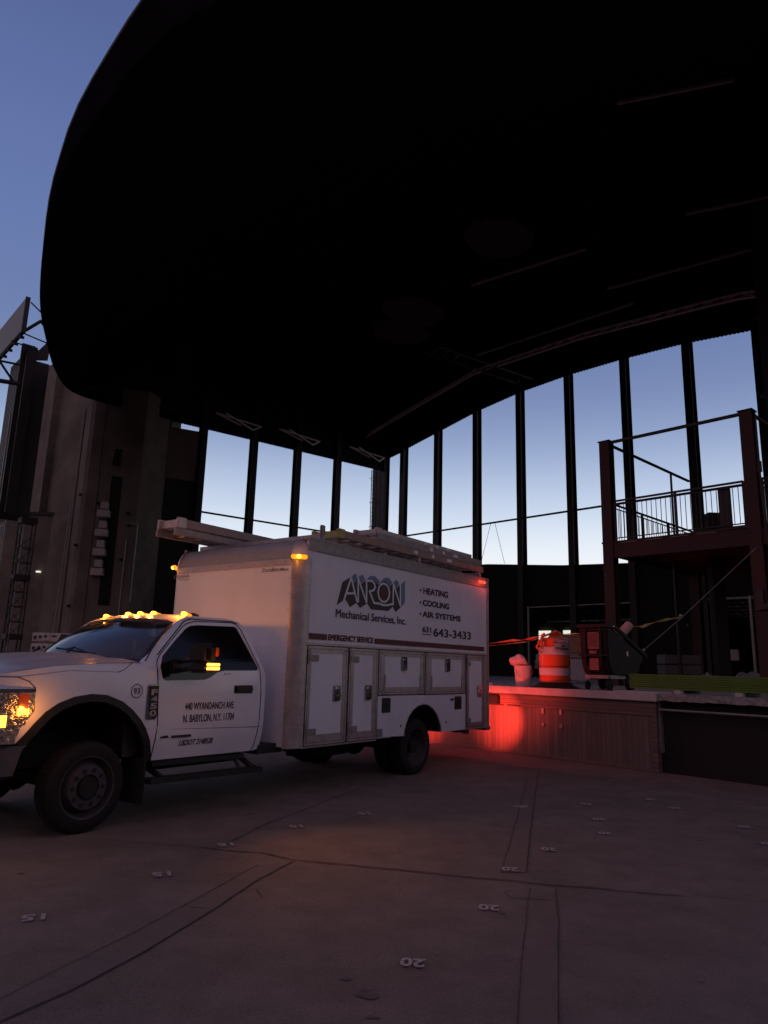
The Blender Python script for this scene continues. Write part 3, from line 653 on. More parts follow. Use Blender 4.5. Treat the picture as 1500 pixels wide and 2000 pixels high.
# glazing
for sd, d in zip((0, 1), doors):
    b = B(); f = near if sd == 0 else far; q = -.012 if sd == 0 else .012
    b.poly([[(cx_+(p[0]-cx_)*1.01, cz_+(p[1]-cz_)*1.01) for p in win for cx_, cz_ in ((3.65, 1.6),)]], lambda s, z: (s, f(s, z)[1]+q, z), .004, (0, -1 if sd == 0 else 1, 0), cuts)
    b.build('window_glass', M['tint'], d, ang=30)
    b = B(); s_ = 1 if sd == 0 else -1; y = f(3.2, 1.2)[1]
    b.box((3.236, y+.022*s_, 1.216), (.25, .028, .055), bev=.012); b.box((3.236, y+.004*s_, 1.216), (.27, .012, .085), bev=.005)
    b.build('handle', M['black'], d)
def ptop(s, v): return None
def hood(u, v):
    c = 1-(2*v-1)**2
    s = 4.60+.36*c; s = s+(6.06+.06*c-s)*u
    ze = interp(ztop, s)+.0
    l0 = Lc(s, min(ze, 1.44)); l = l0+(mir(l0)-l0)*v
    e = min(1, min(v, 1-v)/.10); sh = math.sin(e*math.pi/2)
    z = ze+.004+.030*sh+.030*c
    bul = min(1, max(0, (.36-abs(v-.5))/.07)); z += .028*bul*(1-.3*u)
    if u > .86: z -= ((u-.86)/.14)**2*.05
    return (s, l, z)
b = B(); b.grid(hood, 26, 44, .015); b.build('hood', M['white'], trk, ang=40)
def ws(u, v):
    c = 1-(2*v-1)**2
    a = Vector((4.515+.36*c, -.172+(mir(-.172)+.172)*v, 1.486+.035*c)); t = Vector((4.03+.13*c, -.355+(mir(-.355)+.355)*v, 1.902+.03*c))
    return tuple(a.lerp(t, u)+Vector((.03, 0, .02))*math.sin(math.pi*u))
gm = bpy.data.materials.new('windshield_glass'); gm.use_nodes = True; n = gm.node_tree.nodes; l = gm.node_tree.links; n.remove(n['Principled BSDF'])
tr = n.new('ShaderNodeBsdfTransparent'); tr.inputs[0].default_value = (.42, .45, .47, 1); gl = n.new('ShaderNodeBsdfGlossy'); gl.inputs['Roughness'].default_value = .035
fr = n.new('ShaderNodeFresnel'); fr.inputs[0].default_value = 2.3; mx = n.new('ShaderNodeMixShader')
nz = n.new('ShaderNodeTexNoise'); nz.inputs['Scale'].default_value = 3; mp = n.new('ShaderNodeMapRange'); mp.inputs[3].default_value = .03; mp.inputs[4].default_value = .12; l.new(nz.outputs[0], mp.inputs[0]); l.new(mp.outputs[0], gl.inputs['Roughness'])
l.new(fr.outputs[0], mx.inputs[0]); l.new(tr.outputs[0], mx.inputs[1]); l.new(gl.outputs[0], mx.inputs[2]); l.new(mx.outputs[0], n['Material Output'].inputs[0])
b = B(); b.grid(ws, 10, 24); wsh = b.build('windshield', gm, trk, ang=60)
def wedge(u, v0, v1, d=.012):
    pass
b = B()   # black frit border and header
b.grid(lambda u, v: tuple(Vector(ws(.93+u*.085, v))+Vector((.004, 0, .006))), 2, 24); b.grid(lambda u, v: tuple(Vector(ws(u*.05-.02, v))+Vector((.004, 0, .006))), 2, 24)
b.grid(lambda u, v: tuple(Vector(ws(v, u*.022-.005))+Vector((.004, 0, .006))), 1, 12); b.grid(lambda u, v: tuple(Vector(ws(v, 1.005-u*.022))+Vector((.004, 0, .006))), 1, 12)
b.build('windshield_border', M['black'], trk)
def roof_(u, v):
    c = 1-(2*v-1)**2; e = min(1, min(v, 1-v)/.09); sh = math.sin(e*math.pi/2)
    s = 3.13+(4.06+.11*c-3.13)*u
    z = 1.955+.028*sh+.028*c
    if u > .72: z -= ((u-.72)/.28)**1.7*(.062)
    if u < .12: z -= ((.12-u)/.12)**2*.06
    l0 = -.355; return (s, l0+(mir(l0)-l0)*v, z)
b = B(); b.grid(roof_, 24, 30, .012); b.build('roof', M['white'], trk, ang=40)
b = B(); b.bx(2.88, 2.92, -.25, mir(-.25), .56, 1.45); b.poly([[(-.25, 1.45), (-.46, 1.95), (mir(-.46), 1.95), (mir(-.25), 1.45)]], lambda y, z: (2.90+(z-1.45)*.48, y, z), .03, (1, 0, 0)); b.build('cab_back', M['white'], trk)
b = B(); b.ball((3.62, -.62, 1.995), .10, 3, (1.0, .35, .38)); b.build('roof_antenna', M['black'], trk)
# interior: dashboard, seats, wheel, papers on the dash
b = B(); b.bx(2.95, 4.62, -.25, -2.08, .6, 1.30); b.build('cab_floor', M['black'], trk)
b = B(); b.grid(lambda u, v: (4.25+.55*u, -.24+(-1.85)*v, 1.42-.03*(1-u)+.03*math.sin(math.pi*v)), 4, 8, .02); db = b.build('dashboard', M['black'], trk)
M['paper'] = mat('paper', (.75, .75, .75), .8, var=.05)
b = B()
for x, y, a, w1, h1 in ((4.52, -.62, .3, .22, .15), (4.50, -.36, .1, .12, .15), (4.62, -1.75, .8, .3, .2), (4.58, -.9, .2, .14, .1)): b = B(); b.box((x, y, 1.475), (w1, h1, .004), rz=a); b.build('paper_sheet', M['paper'], db)
b = B()
for y in (-.62, -1.72): b = B(); b.box((3.35, y, 1.25), (.16, .5, .75), bev=.05); b.box((3.30, y, 1.70), (.10, .26, .18), bev=.04); b.build('seat', M['black'], trk)
b = B(); Mw = Matrix.Translation((4.02, -.62, 1.42)) @ Matrix.Rotation(rad(-62), 4, 'Y')
for i in range(24):
    a0, a1 = 2*math.pi*i/24, 2*math.pi*(i+1)/24; b.tube(Mw @ Vector((.19*math.cos(a0), .19*math.sin(a0), 0)), Mw @ Vector((.19*math.cos(a1), .19*math.sin(a1), 0)), .014, 6)
b.tube(Mw @ Vector((-.19, 0, 0)), Mw @ Vector((.19, 0, 0)), .015, 6); b.build('steering_wheel', M['black'], trk)
b = B(); b.box((4.18, -1.16, 1.80), (.03, .24, .07), bev=.012); b.tube((4.18, -1.16, 1.8), (4.13, -1.16, 1.9), .01); b.build('rear_view_mirror', M['black'], trk)
b = B(); b.bx(4.05, 4.055, -1.0, -1.06, 1.55, 1.72); b.bx(4.05, 4.055, -.9, -1.06, 1.55, 1.60); b.build('notepad', M['paper'], trk)
# wipers and cowl
b = B()
b.grid(lambda u, v: tuple(Vector(hood(0, v)).lerp(Vector(ws(0, v))+Vector((0, 0, -.02)), u)), 3, 24); b.build('cowl', M['black'], trk)
for v0, v1 in ((.22, .52), (.60, .9)):
    b = B(); p = Vector(ws(.03, v0))+Vector((.03, 0, .025)); q = Vector(ws(.10, v1))+Vector((.03, 0, .03)); m_ = p.lerp(q, .5)+Vector((.02, 0, .035))
    b.path([tuple(Vector(hood(0, (v0+v1)/2))+Vector((-.03, 0, .0))), tuple(m_)], .011, 6); b.tube(p, q, .009, 6); b.tube(p.lerp(q, .2), m_, .006, 6); b.tube(p.lerp(q, .8), m_, .006, 6); b.build('wiper', M['black'], trk)
b = B(); b.tube((4.98, -1.98, 1.46), (4.93, -2.0, 1.86), .004, 5); b.tube((4.98, -1.98, 1.44), (4.98, -1.98, 1.5), .02, 8); b.build('whip_antenna', M['black'], trk)
# five cab marker lamps
for y in (-.45, -.93, -1.165, -1.40, -1.88):
    c = 1-((y+1.165)/.81)**2
    b = B(); b.ball((3.83+.05*c, y, 1.985+.018*c), .045, 3, (1.6, .8, .55)); o = b.build('marker_lamp', M['amber'], trk)
    b = B(); b.ball((3.87+.05*c, y+.012, 1.995+.018*c), .032, 3, (1.2, .9, .8)); b.build('bulb_glow', M['amberhot'], o)
    lamp('marker_light', (3.93+.05*c, y, 2.06), (1, .30, .03), .55, .03, trk)
# seams
def seam(pts, name='door_seam', r=.0035, side=near, o=.001):
    b = B(); P = []
    for a, c in zip(pts[:-1], pts[1:]):
        n_ = max(1, int(math.hypot(c[0]-a[0], c[1]-a[1])/.05))
        for i in range(n_): t = i/n_; s, z = a[0]+(c[0]-a[0])*t, a[1]+(c[1]-a[1])*t; P.append((s, side(s, z)[1]+o, z))
    s, z = pts[-1]; P.append((s, side(s, z)[1]+o, z)); b.path(P, r, 5); b.build(name, M['under'], trk)
seam(doorp+[doorp[0]], r=.0055)
seam([(2.90, .805), (4.34, .845)], 'body_crease', r=.0025); seam([(4.40, .845), (4.36, .845)], 'body_crease', r=.002)
seam([(4.66, 1.474), (4.69, 1.455), (4.76, 1.405), (4.82, 1.385)], 'hood_seam'); seam([(5.60, 1.232), (5.605, 1.25), (5.66, 1.30), (5.75, 1.335), (5.95, 1.338)], 'hood_seam')
seam([(4.82, 1.385), (5.3, 1.395), (5.75, 1.337)], 'hood_seam', r=.0015)
b = B(); P = [(s, Lc(s, z)+.0, z) for s, z in [(3.2, 1.93), (3.27, 1.955), (3.85, 1.945), (3.95, 1.915), (4.36, 1.555)]]; b.path(P, .007, 6); b.build('drip_rail', M['black'], trk)
# nose: grille, headlamps, bumper
fp = [(5.598, -.128), (5.72, -.139), (5.84, -.162), (5.95, -.205), (6.04, -.27), (6.09, -.36), (6.12, -.50), (6.135, -.66)]
def nosef(t):
    x = t*(len(fp)-1); i = min(int(x), len(fp)-2); f = x-i; return (fp[i][0]+(fp[i+1][0]-fp[i][0])*f, fp[i][1]+(fp[i+1][1]-fp[i][1])*f)
def zlo(s): return interp([(5.585, 1.06), (5.71, .90), (5.712, .80)], s) if s < 5.712 else .80
def hl_patch(b, t0, t1, z0, z1, off, sd, nu=8, nv=3):
    def f(u, v):
        s, l_ = nosef(t0+(t1-t0)*u); z = max(z0, zlo(s) if z0 < 1.0 else z0); z = z+(z1-z)*v
        ly = l_+off*(.7 if s < 6.05 else .1); s2 = s+off*(.3 if s < 5.9 else 1)
        return (s2, ly if sd == 0 else mir(ly), z)
    b.grid(f, nu, nv)
M['hlglass'] = mat('headlamp_lens', (.55, .53, .52), .12, .85, var=.5, scale=22, bump=.6, bscale=30)
for sd in (0, 1):
    b = B(); hl_patch(b, 0, 1, .80, 1.232, 0, sd, 20, 6); hd_ = b.build('headlamp', M['hlglass'], trk, ang=50)
    b = B(); hl_patch(b, 0, 1, 1.212, 1.240, .010, sd, 20, 1); b.build('headlamp_rim', M['chrome'], hd_)
    for (t0, t1, z0, z1, nm, mt) in ((.055, .15, 1.075, 1.20, 'side_reflector', 'amberoff'), (.045, .155, 1.035, 1.085, 'turn_signal', 'amberhot'), (.24, .62, .935, 1.03, 'turn_signal', 'amberhot'), (.36, .55, 1.06, 1.19, 'headlamp_bowl', 'chrome'), (.68, .95, .95, 1.18, 'headlamp_bowl', 'chrome'), (.3, .9, .84, .90, 'lower_lamp', 'chrome')):
        b = B(); hl_patch(b, t0, t1, z0, z1, .012, sd, 6, 3); b.build(nm, M[mt], hd_)
    b = B()
    for k in range(9): hl_patch(b, .055, .15, 1.082+k*.013, 1.086+k*.013, .016, sd, 3, 1)
    for k in range(5): hl_patch(b, .06, .17, .95+k*.015, .955+k*.015, .010, sd, 3, 1)
    b.build('reflector_rib', M['chrome'], hd_)
    ly = -.02 if sd == 0 else mir(-.02)
    lamp('turn_light', (5.66, ly+(.05 if sd == 0 else -.05), 1.06), (1, .30, .03), .18, .03, trk)
    lamp('turn_light', (6.2, -.30 if sd == 0 else mir(-.30), .98), (1, .36, .05), .25, .05, trk)
b = B(); b.bx(6.02, 6.10, -.66, mir(-.66), .80, 1.24); 
b.build('grille_backing', M['black'], trk)
b = B()
for z in (.83, .96, 1.09, 1.22): b.bx(6.08, 6.16, -.66, mir(-.66), z-.03, z+.03, bev=.01)
for y in (-.70, mir(-.70)): b.bx(6.07, 6.16, y-.04, y+.04, .80, 1.25, bev=.01)
b.build('grille_bar', M['chrome'], trk)
b = B(); b.poly([[(t, z) for t, z in ((-.42, 1.235), (mir(-.42), 1.235), (mir(-.42), 1.285), (-.42, 1.285))]], lambda y, z: (6.105, y, z), .04, (-1, 0, 0)); b.build('nose_panel', M['white'], trk)
def bump(u, v):
    P = [(5.66, -.10), (5.80, -.11), (5.98, -.15), (6.14, -.26), (6.24, -.45), (6.29, -.75), (6.30, CX)]
    x = (u*2 if u <= .5 else 2-2*u)*(len(P)-1); i = min(int(x), len(P)-2); f = x-i
    s = P[i][0]+(P[i+1][0]-P[i][0])*f; l_ = P[i][1]+(P[i+1][1]-P[i][1])*f
    z = .555+.235*v; s -= .05*(1-v)**2*(1 if s > 5.9 else 0)+(.0 if s > 5.75 else -.05*(1-v)); s -= .03 if v > .9 else 0
    l_ -= .02*(1-v)
    return (s, l_ if u <= .5 else mir(l_), z)
b = B(); b.grid(bump, 40, 8, .02); b.build('front_bumper', M['chrome'], trk, ang=50)
b = B(); b.bx(5.75, 6.1, -.25, mir(-.25), .60, .78); b.bx(5.5, 5.9, -.6, mir(-.6), .45, .6); b.build('front_valance', M['black'], trk)
# mirrors
for sd in (0, 1):
    sg = 1 if sd == 0 else -1; Y = lambda y: y if sd == 0 else mir(y)
    b = B(); b.box((4.08, Y(.15), 1.575), (.17, .26, .22), rz=.25*sg, bev=.05); b.box((4.08, Y(.15), 1.44), (.16, .25, .10), rz=.25*sg, bev=.035)
    b.tube((4.12, Y(-.12), 1.50), (4.10, Y(.06), 1.52), .022); b.tube((4.12, Y(-.12), 1.41), (4.10, Y(.06), 1.43), .022); b.box((4.16, Y(-.15), 1.45), (.14, .05, .14), bev=.015)
    mr = b.build('side_mirror', M['black'], trk)
    b = B(); b.box((4.0, Y(.272), 1.60), (.05, .02, .09), rz=.25*sg, bev=.008); b.build('mirror_reflector', M['amberoff'], mr)
    for z in (1.437, 1.475):
        b = B(); b.box((4.05, Y(.286), z), (.18, .018, .027), rz=.12*sg, bev=.005); b.build('turn_signal', M['amberhot'], mr)
    lamp('mirror_signal_light', (4.05, Y(.33), 1.455), (1, .30, .03), .15, .03, mr)
    lamp('mirror_signal_beam', (4.05, Y(.33), 1.455), (1, .34, .10), 7 if sd == 0 else 2, .04, mr, spot=105, aim=(-.1, sg, -.30), blend=1.0)
# badges
b = B(); b.box((4.425, Lc(4.4, 1.1)+.010, 1.11), (.125, .022, .33), bev=.012); bd = b.build('badge_surround', M['chrome'], trk)
b = B(); b.poly([[(4.365, .975), (4.44, 1.0), (4.475, 1.05), (4.478, 1.26), (4.37, 1.26)]], lambda s, z: (s, Lc(s, z)+.024, z), .004, (0, -1, 0)); b.build('badge_plate', M['black'], bd)
for ch, z in zip('F450', (1.20, 1.135, 1.07, 1.005)):
    b = text_mesh(ch, lambda u, zz_: (4.42-u, Lc(4.4, 1.1)+.029, z+zz_), (-.038, .038, -.027, .027), bold=.03); b.build('badge_letter', M['alu'], bd, smooth=False)
def stext(body_, s0, s1, z0, z1, m, bold=.0, parent=trk, cab=True, lab=None, shear=0.0, smear=.0016):
    f = (lambda u, z: (-u-(z-z0)*shear, (Lc(-u, z) if cab else 0)+.0035, z))
    b = text_mesh(body_, f, (-s0, -s1, z0, z1), 0, smear, (0, 1, 0)); b.build('lettering', m, parent, smooth=False, label=lab)
stext('440 WYANDANCH AVE.', 4.02, 3.355, 1.018, 1.09, M['navy'], .0, lab='black address line on the door')
stext('N. BABYLON, N.Y. 11704', 4.032, 3.352, .885, .972, M['navy'], .0, lab='black town and zip line on the door')
stext('USDOT 2148528', 4.045, 3.613, .672, .728, M['navy'], .03, shear=.2)
stext('Joe G.', 3.53, 3.42, 1.365, 1.39, M['navy'], .0, shear=.2, smear=.0)
b = B(); b.poly([[(4.29, .76), (4.28, .775), (4.2, .785), (4.18, .76)]], lambda s, z: (s, Lc(s, z)+.004, z), .004, (0, -1, 0)); b.box((4.03, Lc(4, .76)+.004, .768), (.24, .008, .022)); b.build('engine_badge', M['black'], trk, smooth=False)
circ = lambda r, n=32: [(4.606+r*math.cos(2*math.pi*i/n), 1.212+r*math.sin(2*math.pi*i/n)) for i in range(n)]
b = B(); b.poly([circ(.066), circ(.058)], lambda s, z: (s, Lc(s, z)+.004, z)); b.build('number_ring', M['navy'], trk, smooth=False)
stext('93', 4.642, 4.570, 1.185, 1.24, M['navy'], .05)
# ------------------------------------------------------------------ cargo body
W = -2.36
b = B(); b.bx(-2.24, 2.41, -.012, W+.012, 1.10, 2.99); b.bx(.56, 2.41, -.012, W+.012, .56, 1.10); b.bx(-2.24, -1.0, -.012, W+.012, .56, 1.10); b.bx(-1.0, .56, -.62, W+.62, .75, 1.10)
b.bx(2.40, 2.60, -.11, W+.11, .56, 2.72); b.build('cargo_box', M['panel'], trk, smooth=False)
def cap(u, v):       # radiused roof-to-front cap
    a = u*math.pi/2; return (2.36+.24*math.cos(a), -.10+(W+.20)*v, 2.75+.27*math.sin(a))
M['tread'] = mat('white_tread_plate', (.62, .61, .64), .35, .1, var=.08, bump=.9, bscale=110)
b = B(); b.grid(cap, 10, 4, .01); b.bx(-2.24, 2.37, -.08, W+.08, 2.99, 3.02); b.build('roof_cap', M['tread'], trk)
# corner posts and corner castings
for sd in (0, 1):
    Y = (lambda y: y) if sd == 0 else (lambda y: W-y)
    b = B()
    def post(u, v): a = u*math.pi/2; return (2.40+.20*math.sin(a), Y(.006-.12+.12*math.cos(a)), .545+(2.78-.545)*v)
    b.grid(post, 12, 2); b.grid(lambda u, v: (2.36+.04*u, Y(.006), .545+2.235*v), 1, 2); b.build('corner_post', M['alu'], trk)
    b = B()
    def cast(u, v):
        a, c = u*math.pi/2, v*math.pi/2; return (2.38+.225*math.sin(a)*math.cos(c), Y(.008-.13+.13*math.cos(a)*math.cos(c)), 2.77+.265*math.sin(c))
    b.grid(cast, 12, 10); b.build('corner_casting', M['alu'], trk)
    b = B(); x0 = -2.26
    b.bx(x0, 2.42, Y(-.012), Y(.006), 2.885, 3.03); b.bx(x0, 2.42, Y(-.03), Y(.012), 3.02, 3.045); b.build('top_rail', M['alu_dull'], trk, smooth=False)
    b = B(); b.bx(x0, x0+.05, Y(-.012), Y(.008), .55, 2.885); b.bx(-2.245, -2.065, Y(-.012), Y(-.002), .55, 1.74); b.build('rear_post', M['alu'], trk, smooth=False)
    b = B(); b.bx(-2.2, 2.4, Y(-.012), Y(.012), 1.735, 1.765); b.build('belt_rail', M['alu'], trk, smooth=False)
    b = B(); b.box((2.575, Y(-.012), 2.775), (.20, .035, .055), rz=(-.75 if sd == 0 else .75), bev=.012); o = b.build('clearance_lamp', M['amber'], trk)
    b = B(); b.ball((2.60, Y(.006), 2.775), .028, 2); b.build('bulb_glow', M['amberhot'], o)
    lamp('clearance_light', (2.66, Y(.06), 2.775), (1, .30, .03), .09, .03, trk)
    for s_ in (-1.93, -2.06):
        b = B(); b.box((s_, Y(.02), 2.965), (.10, .03, .045), bev=.01); b.build('rear_marker_lamp', M['redhot'], trk)
    lamp('rear_marker_light', (-2.05, Y(.14), 2.95), (1, .04, .02), .12, .03, trk)
b = B(); b.bx(2.598, 2.612, -.12, W+.12, 2.685, 2.76); b.build('front_trim', M['alu'], trk, smooth=False)
M['greytext'] = mat('grey_lettering', (.10, .09, .10), .5, var=.1)
for t, y0, y1, z0, z1 in (('DEJANA', -2.32, -2.0, 2.605, 2.66), ('DuraBox', -.60, -.30, 2.612, 2.662), ('Max', -.29, -.15, 2.612, 2.65)):
    b = text_mesh(t, lambda u, z: (2.604, u, z), (y0, y1, z0, z1), .01); b.build('lettering', M['greytext'], trk, smooth=False)
b = B(); b.bx(2.602, 2.605, -2.2, -2.0, 2.59, 2.596); b.build('lettering_line', M['greytext'], trk, smooth=False)
# lower wheel-house panel with the arch
ar = [(.288, .56), (.27, .65), (.235, .735), (.17, .825), (.07, .905), (-.05, .955), (-.215, .982), (-.36, .96), (-.48, .905), (-.58, .83), (-.65, .74), (-.70, .65), (-.723, .56)]
for sd in (0, 1):
    Y = (lambda y: y) if sd == 0 else (lambda y: W-y); sg = -1 if sd == 0 else 1
    b = B(); b.poly([[(.93, .585), (.93, 1.112), (-1.44, 1.105), (-1.44, .56)]+ar[::-1]], lambda s, z: (s, Y(.004), z), .03, (0, sg, 0)); pn = b.build('wheel_house_panel', M['panel'], trk, smooth=False)
    b = B(); b.path([(p[0], Y(.006), p[1]) for p in ar], .011, 8); b.build('arch_trim', M['alu'], pn)
    b = B()
    for i in range(len(ar)-1): 
        p, q = ar[i], ar[i+1]; v = [b.bm.verts.new(x) for x in ((p[0], Y(0), p[1]), (q[0], Y(0), q[1]), (q[0], Y(-.6), q[1]), (p[0], Y(-.6), p[1]))]; b.bm.faces.new(v)
    b.build('wheel_liner', M['under'], pn)
    for x0, x1, z0, z1 in ((.82, .618, .888, 1.085), (-1.114, -1.326, .875, 1.075)):
        b = B(); b.box(((x0+x1)/2, Y(.004), (z0+z1)/2), (abs(x1-x0), .02, z1-z0), bev=.008); f_ = b.build('fuel_door', M['black'], pn)
        b = B(); b.ball(((x0+x1)/2, Y(.016), (z0+z1)/2), .028, 2, (1, .4, 1)); b.build('fuel_cap', M['under'], f_)
    b = B()
    for s_, z_ in ((.36, .698), (-.865, .693)): b.ball((s_, Y(.006), z_), .018, 2, (1, .4, 1))
    for s_, z_ in ((.3, 1.06), (.0, 1.06), (-.35, 1.065), (.62, .80), (.4, .82), (-1.1, .80), (-1.3, .8)): b.ball((s_, Y(.005), z_), .007, 1, (1, .4, 1))
    b.build('bolt', M['black'], pn)
    b = B(); b.box((.86, Y(.008), .635), (.13, .008, .10)); b.build('reflective_patch', M['alu_dull'], pn, smooth=False)
    b = B(); b.box((-1.04, Y(.008), 1.03), (.09, .006, .035)); b.build('small_plate', M['black'], pn, smooth=False)
    b = B(); b.bx(.93, 2.40, Y(-.01), Y(.002), .555, .60); b.bx(.93, 2.40, Y(-.03), Y(.010), .54, .558); b.bx(-1.44, -2.2, Y(-.01), Y(.002), .555, .60); b.build('sill_rail', M['alu'], trk, smooth=False)
    # compartment doors: (s0,s1,z0,z1) frame and skin, latch and hinges
    for (a0, a1, z0, z1), (p0, p1, q0, q1), lt_, hinge in (
            ((2.368, 1.588, .562, 1.728), (2.288, 1.692, .685, 1.638), (1.80, 1.163), 'L'),
            ((1.566, .93, .562, 1.726), (1.458, 1.053, .677, 1.640), (1.152, 1.163), 'L'),
            ((.916, -.232, 1.122, 1.724), (.775, -.115, 1.226, 1.642), (.324, 1.548), 'B'),
            ((-.248, -1.44, 1.115, 1.726), (-.42, -1.328, 1.222, 1.635), (-.871, 1.546), 'B'),
            ((-1.482, -2.06, .60, 1.722), (-1.567, -1.993, .66, 1.637), (-1.894, 1.149), 'L')):
        b = B(); b.poly([[(a0, z0), (a1, z0), (a1, z1), (a0, z1)], [(p0, q0), (p1, q0), (p1, q1), (p0, q1)]], lambda s, z: (s, Y(.012), z), .024, (0, sg, 0))
        for x_, y_, dx, dz in ((a0, z1, p0, q1), (a1, z1, p1, q1), (a0, z0, p0, q0), (a1, z0, p1, q0)): pass
        d_ = b.build('compartment_door', M['alu'], trk, smooth=False)
        b = B(); b.bx(p0, p1, Y(-.006), Y(.008), q0, q1); b.build('door_skin', M['panel'], d_, smooth=False)
        b = B()   # inner bead of the frame and mitre lines
        for (x_, y_, x2, y2) in ((a0, z1, p0, q1), (a1, z1, p1, q1), (a0, z0, p0, q0), (a1, z0, p1, q0)): b.beam((x_, Y(.0125), y_), (x2, Y(.0125), y2), .003, .003)
        for o_ in (.035,):
            b.beam((a0-o_, Y(.0125), z0+o_), (a1+o_, Y(.0125), z0+o_), .003, .004); b.beam((a0-o_, Y(.0125), z1-o_), (a1+o_, Y(.0125), z1-o_), .003, .004)
            b.beam((a0-o_, Y(.0125), z0+o_), (a0-o_, Y(.0125), z1-o_), .003, .004); b.beam((a1+o_, Y(.0125), z0+o_), (a1+o_, Y(.0125), z1-o_), .003, .004)
        for e_, f2 in (((a0, z0), (a1, z0)), ((a0, z1), (a1, z1)), ((a0, z0), (a0, z1)), ((a1, z0), (a1, z1))): b.beam((e_[0], Y(.0105), e_[1]), (f2[0], Y(.0105), f2[1]), .006, .008)
        b.build('frame_groove', M['under'], d_, smooth=False)
        b = B(); n1 = max(2, int(abs(a1-a0)/.16)); n2 = max(2, int((z1-z0)/.16))
        for i in range(n1+1):
            for z_ in (z0+.06, z1-.055): b.ball((a0+(a1-a0)*(.06+.88*i/n1), Y(.013), z_), .0055, 1, (1, .6, 1))
        for i in range(n2+1):
            for x_ in (a0-.06 if abs(a0-p0) > .07 else a0-.04, a1+.06 if abs(a1-p1) > .07 else a1+.035): b.ball((x_, Y(.013), z0+(z1-z0)*(.08+.84*i/n2)), .0055, 1, (1, .6, 1))
        b.build('rivet', M['under'], d_)
        b = B(); b.box((lt_[0], Y(.024), lt_[1]), (.135, .026, .19), bev=.011); b.box((lt_[0]-.02, Y(.040), lt_[1]+.03), (.05, .016, .085), bev=.007); b.box((lt_[0]-.02, Y(.036), lt_[1]-.035), (.085, .02, .03), bev=.008); b.tube((lt_[0]+.02, Y(.03), lt_[1]+.05), (lt_[0]+.02, Y(.046), lt_[1]+.05), .018, 12)
        b.build('latch', M['chrome'], d_)
        b = B()
        if hinge == 'L':
            w_ = .17 if a0-a1 > .6 else .10
            for z_ in (q1-.055, q0+.035): b.box((a0-.03-w_/2, Y(.018), z_), (w_, .012, .075), bev=.003); b.tube((a0-.012, Y(.018), z_-.075), (a0-.012, Y(.018), z_+.10), .011, 8)
        else:
            for x_ in (p0, p1): b.box((x_+(.0), Y(.018), q0+.06), (.04, .014, .22), bev=.004); b.tube((x_-.05, Y(.018), z0+.02), (x_+.05, Y(.018), z0+.02), .011, 8)
        b.build('hinge', M['alu_dull'] if hinge == 'L' else M['alu'], d_)
# rivets on rails, stripe and signwriting (driver's side, as photographed; stripe on both)
b = B()
for i in range(26): b.ball((-2.15+i*.178, .008, 2.92), .006, 1, (1, .6, 1))
for i in range(26): b.ball((-2.15+i*.178, .008, 3.0), .005, 1, (1, .6, 1))
for i in range(12): b.ball((2.385, .008, .62+i*.19), .006, 1); b.ball((-2.235, .010, .62+i*.19), .006, 1); b.ball((2.603, -.13, .62+i*.19), .006, 1)
b.build('rail_rivet', M['under'], trk)
b = B()
for s0, s1, z0, z1, y0 in ((2.375, 2.01, 1.806, 1.876, .0), (1.005, -2.105, 1.802, 1.872, .0)): b.bx(s0, s1, -.012, .0, z0, z1)
b.build('maroon_stripe', M['maroon'], trk, smooth=False)
def bt(t, s0, s1, z0, z1, m=None, bold=.03, lab=None):
    b = text_mesh(t, lambda u, z: (-u, -.0085, z), (-s0, -s1, z0, z1), 0, bold*.13, (0, 1, 0)); b.build('lettering', m or M['navy'], trk, smooth=False, label=lab)
bt('EMERGENCY SERVICE', 1.982, 1.037, 1.803, 1.882, M['maroon'], .055, 'maroon capitals in the gap of the stripe')
bt('Mechanical Services, Inc.', 1.852, .262, 2.082, 2.205, None, .035, 'black words under the company logo')
bt('HEATING', -.19, -.918, 2.59, 2.692, None, .06); bt('COOLING', -.18, -.957, 2.412, 2.505, None, .06); bt('AIR SYSTEMS', -.177, -1.32, 2.243, 2.335, None, .06)
bt('631', -.177, -.432, 2.018, 2.104, None, .05); bt('643-3433', -.488, -1.662, 1.97, 2.098, None, .06, 'large phone number')
b = B()
for z_ in (2.638, 2.455, 2.285): b.ball((-.118, -.010, z_), .022, 2, (1, .2, 1))
b.bx(-.177, -.433, -.012, -.008, 1.985, 1.999); b.build('lettering_bullet', M['navy'], trk, smooth=False)
DARK = [(1.84, 2.247), (1.741, 2.555), (1.592, 2.634), (1.467, 2.627), (1.423, 2.653), (1.338, 2.578), (1.24, 2.638), (1.213, 2.656), (1.044, 2.66), (0.943, 2.612), (0.87, 2.65), (0.77, 2.676), (0.677, 2.611), (0.614, 2.663), (0.533, 2.588), (0.42, 2.667), (0.377, 2.352), (0.528, 2.262), (0.601, 2.334), (0.701, 2.264), (1.109, 2.254), (1.196, 2.328), (1.35, 2.252), (1.431, 2.315), (1.562, 2.246), (1.651, 2.331), (1.705, 2.326)]
BLUE = [[(1.591, 2.627), (1.483, 2.7), (1.443, 2.686), (1.447, 2.601), (1.498, 2.567)], [(1.423, 2.657), (1.321, 2.705), (1.255, 2.644), (1.349, 2.576)], [(1.24, 2.631), (1.155, 2.703), (1.047, 2.718), (0.933, 2.665), (0.943, 2.598), (1.044, 2.653)], [(0.944, 2.627), (0.823, 2.714), (0.721, 2.733), (0.628, 2.676), (0.677, 2.603), (0.795, 2.67)], [(0.615, 2.67), (0.512, 2.727), (0.45, 2.665), (0.533, 2.588)], [(0.402, 2.67), (0.301, 2.74), (0.295, 2.413), (0.39, 2.348)]]
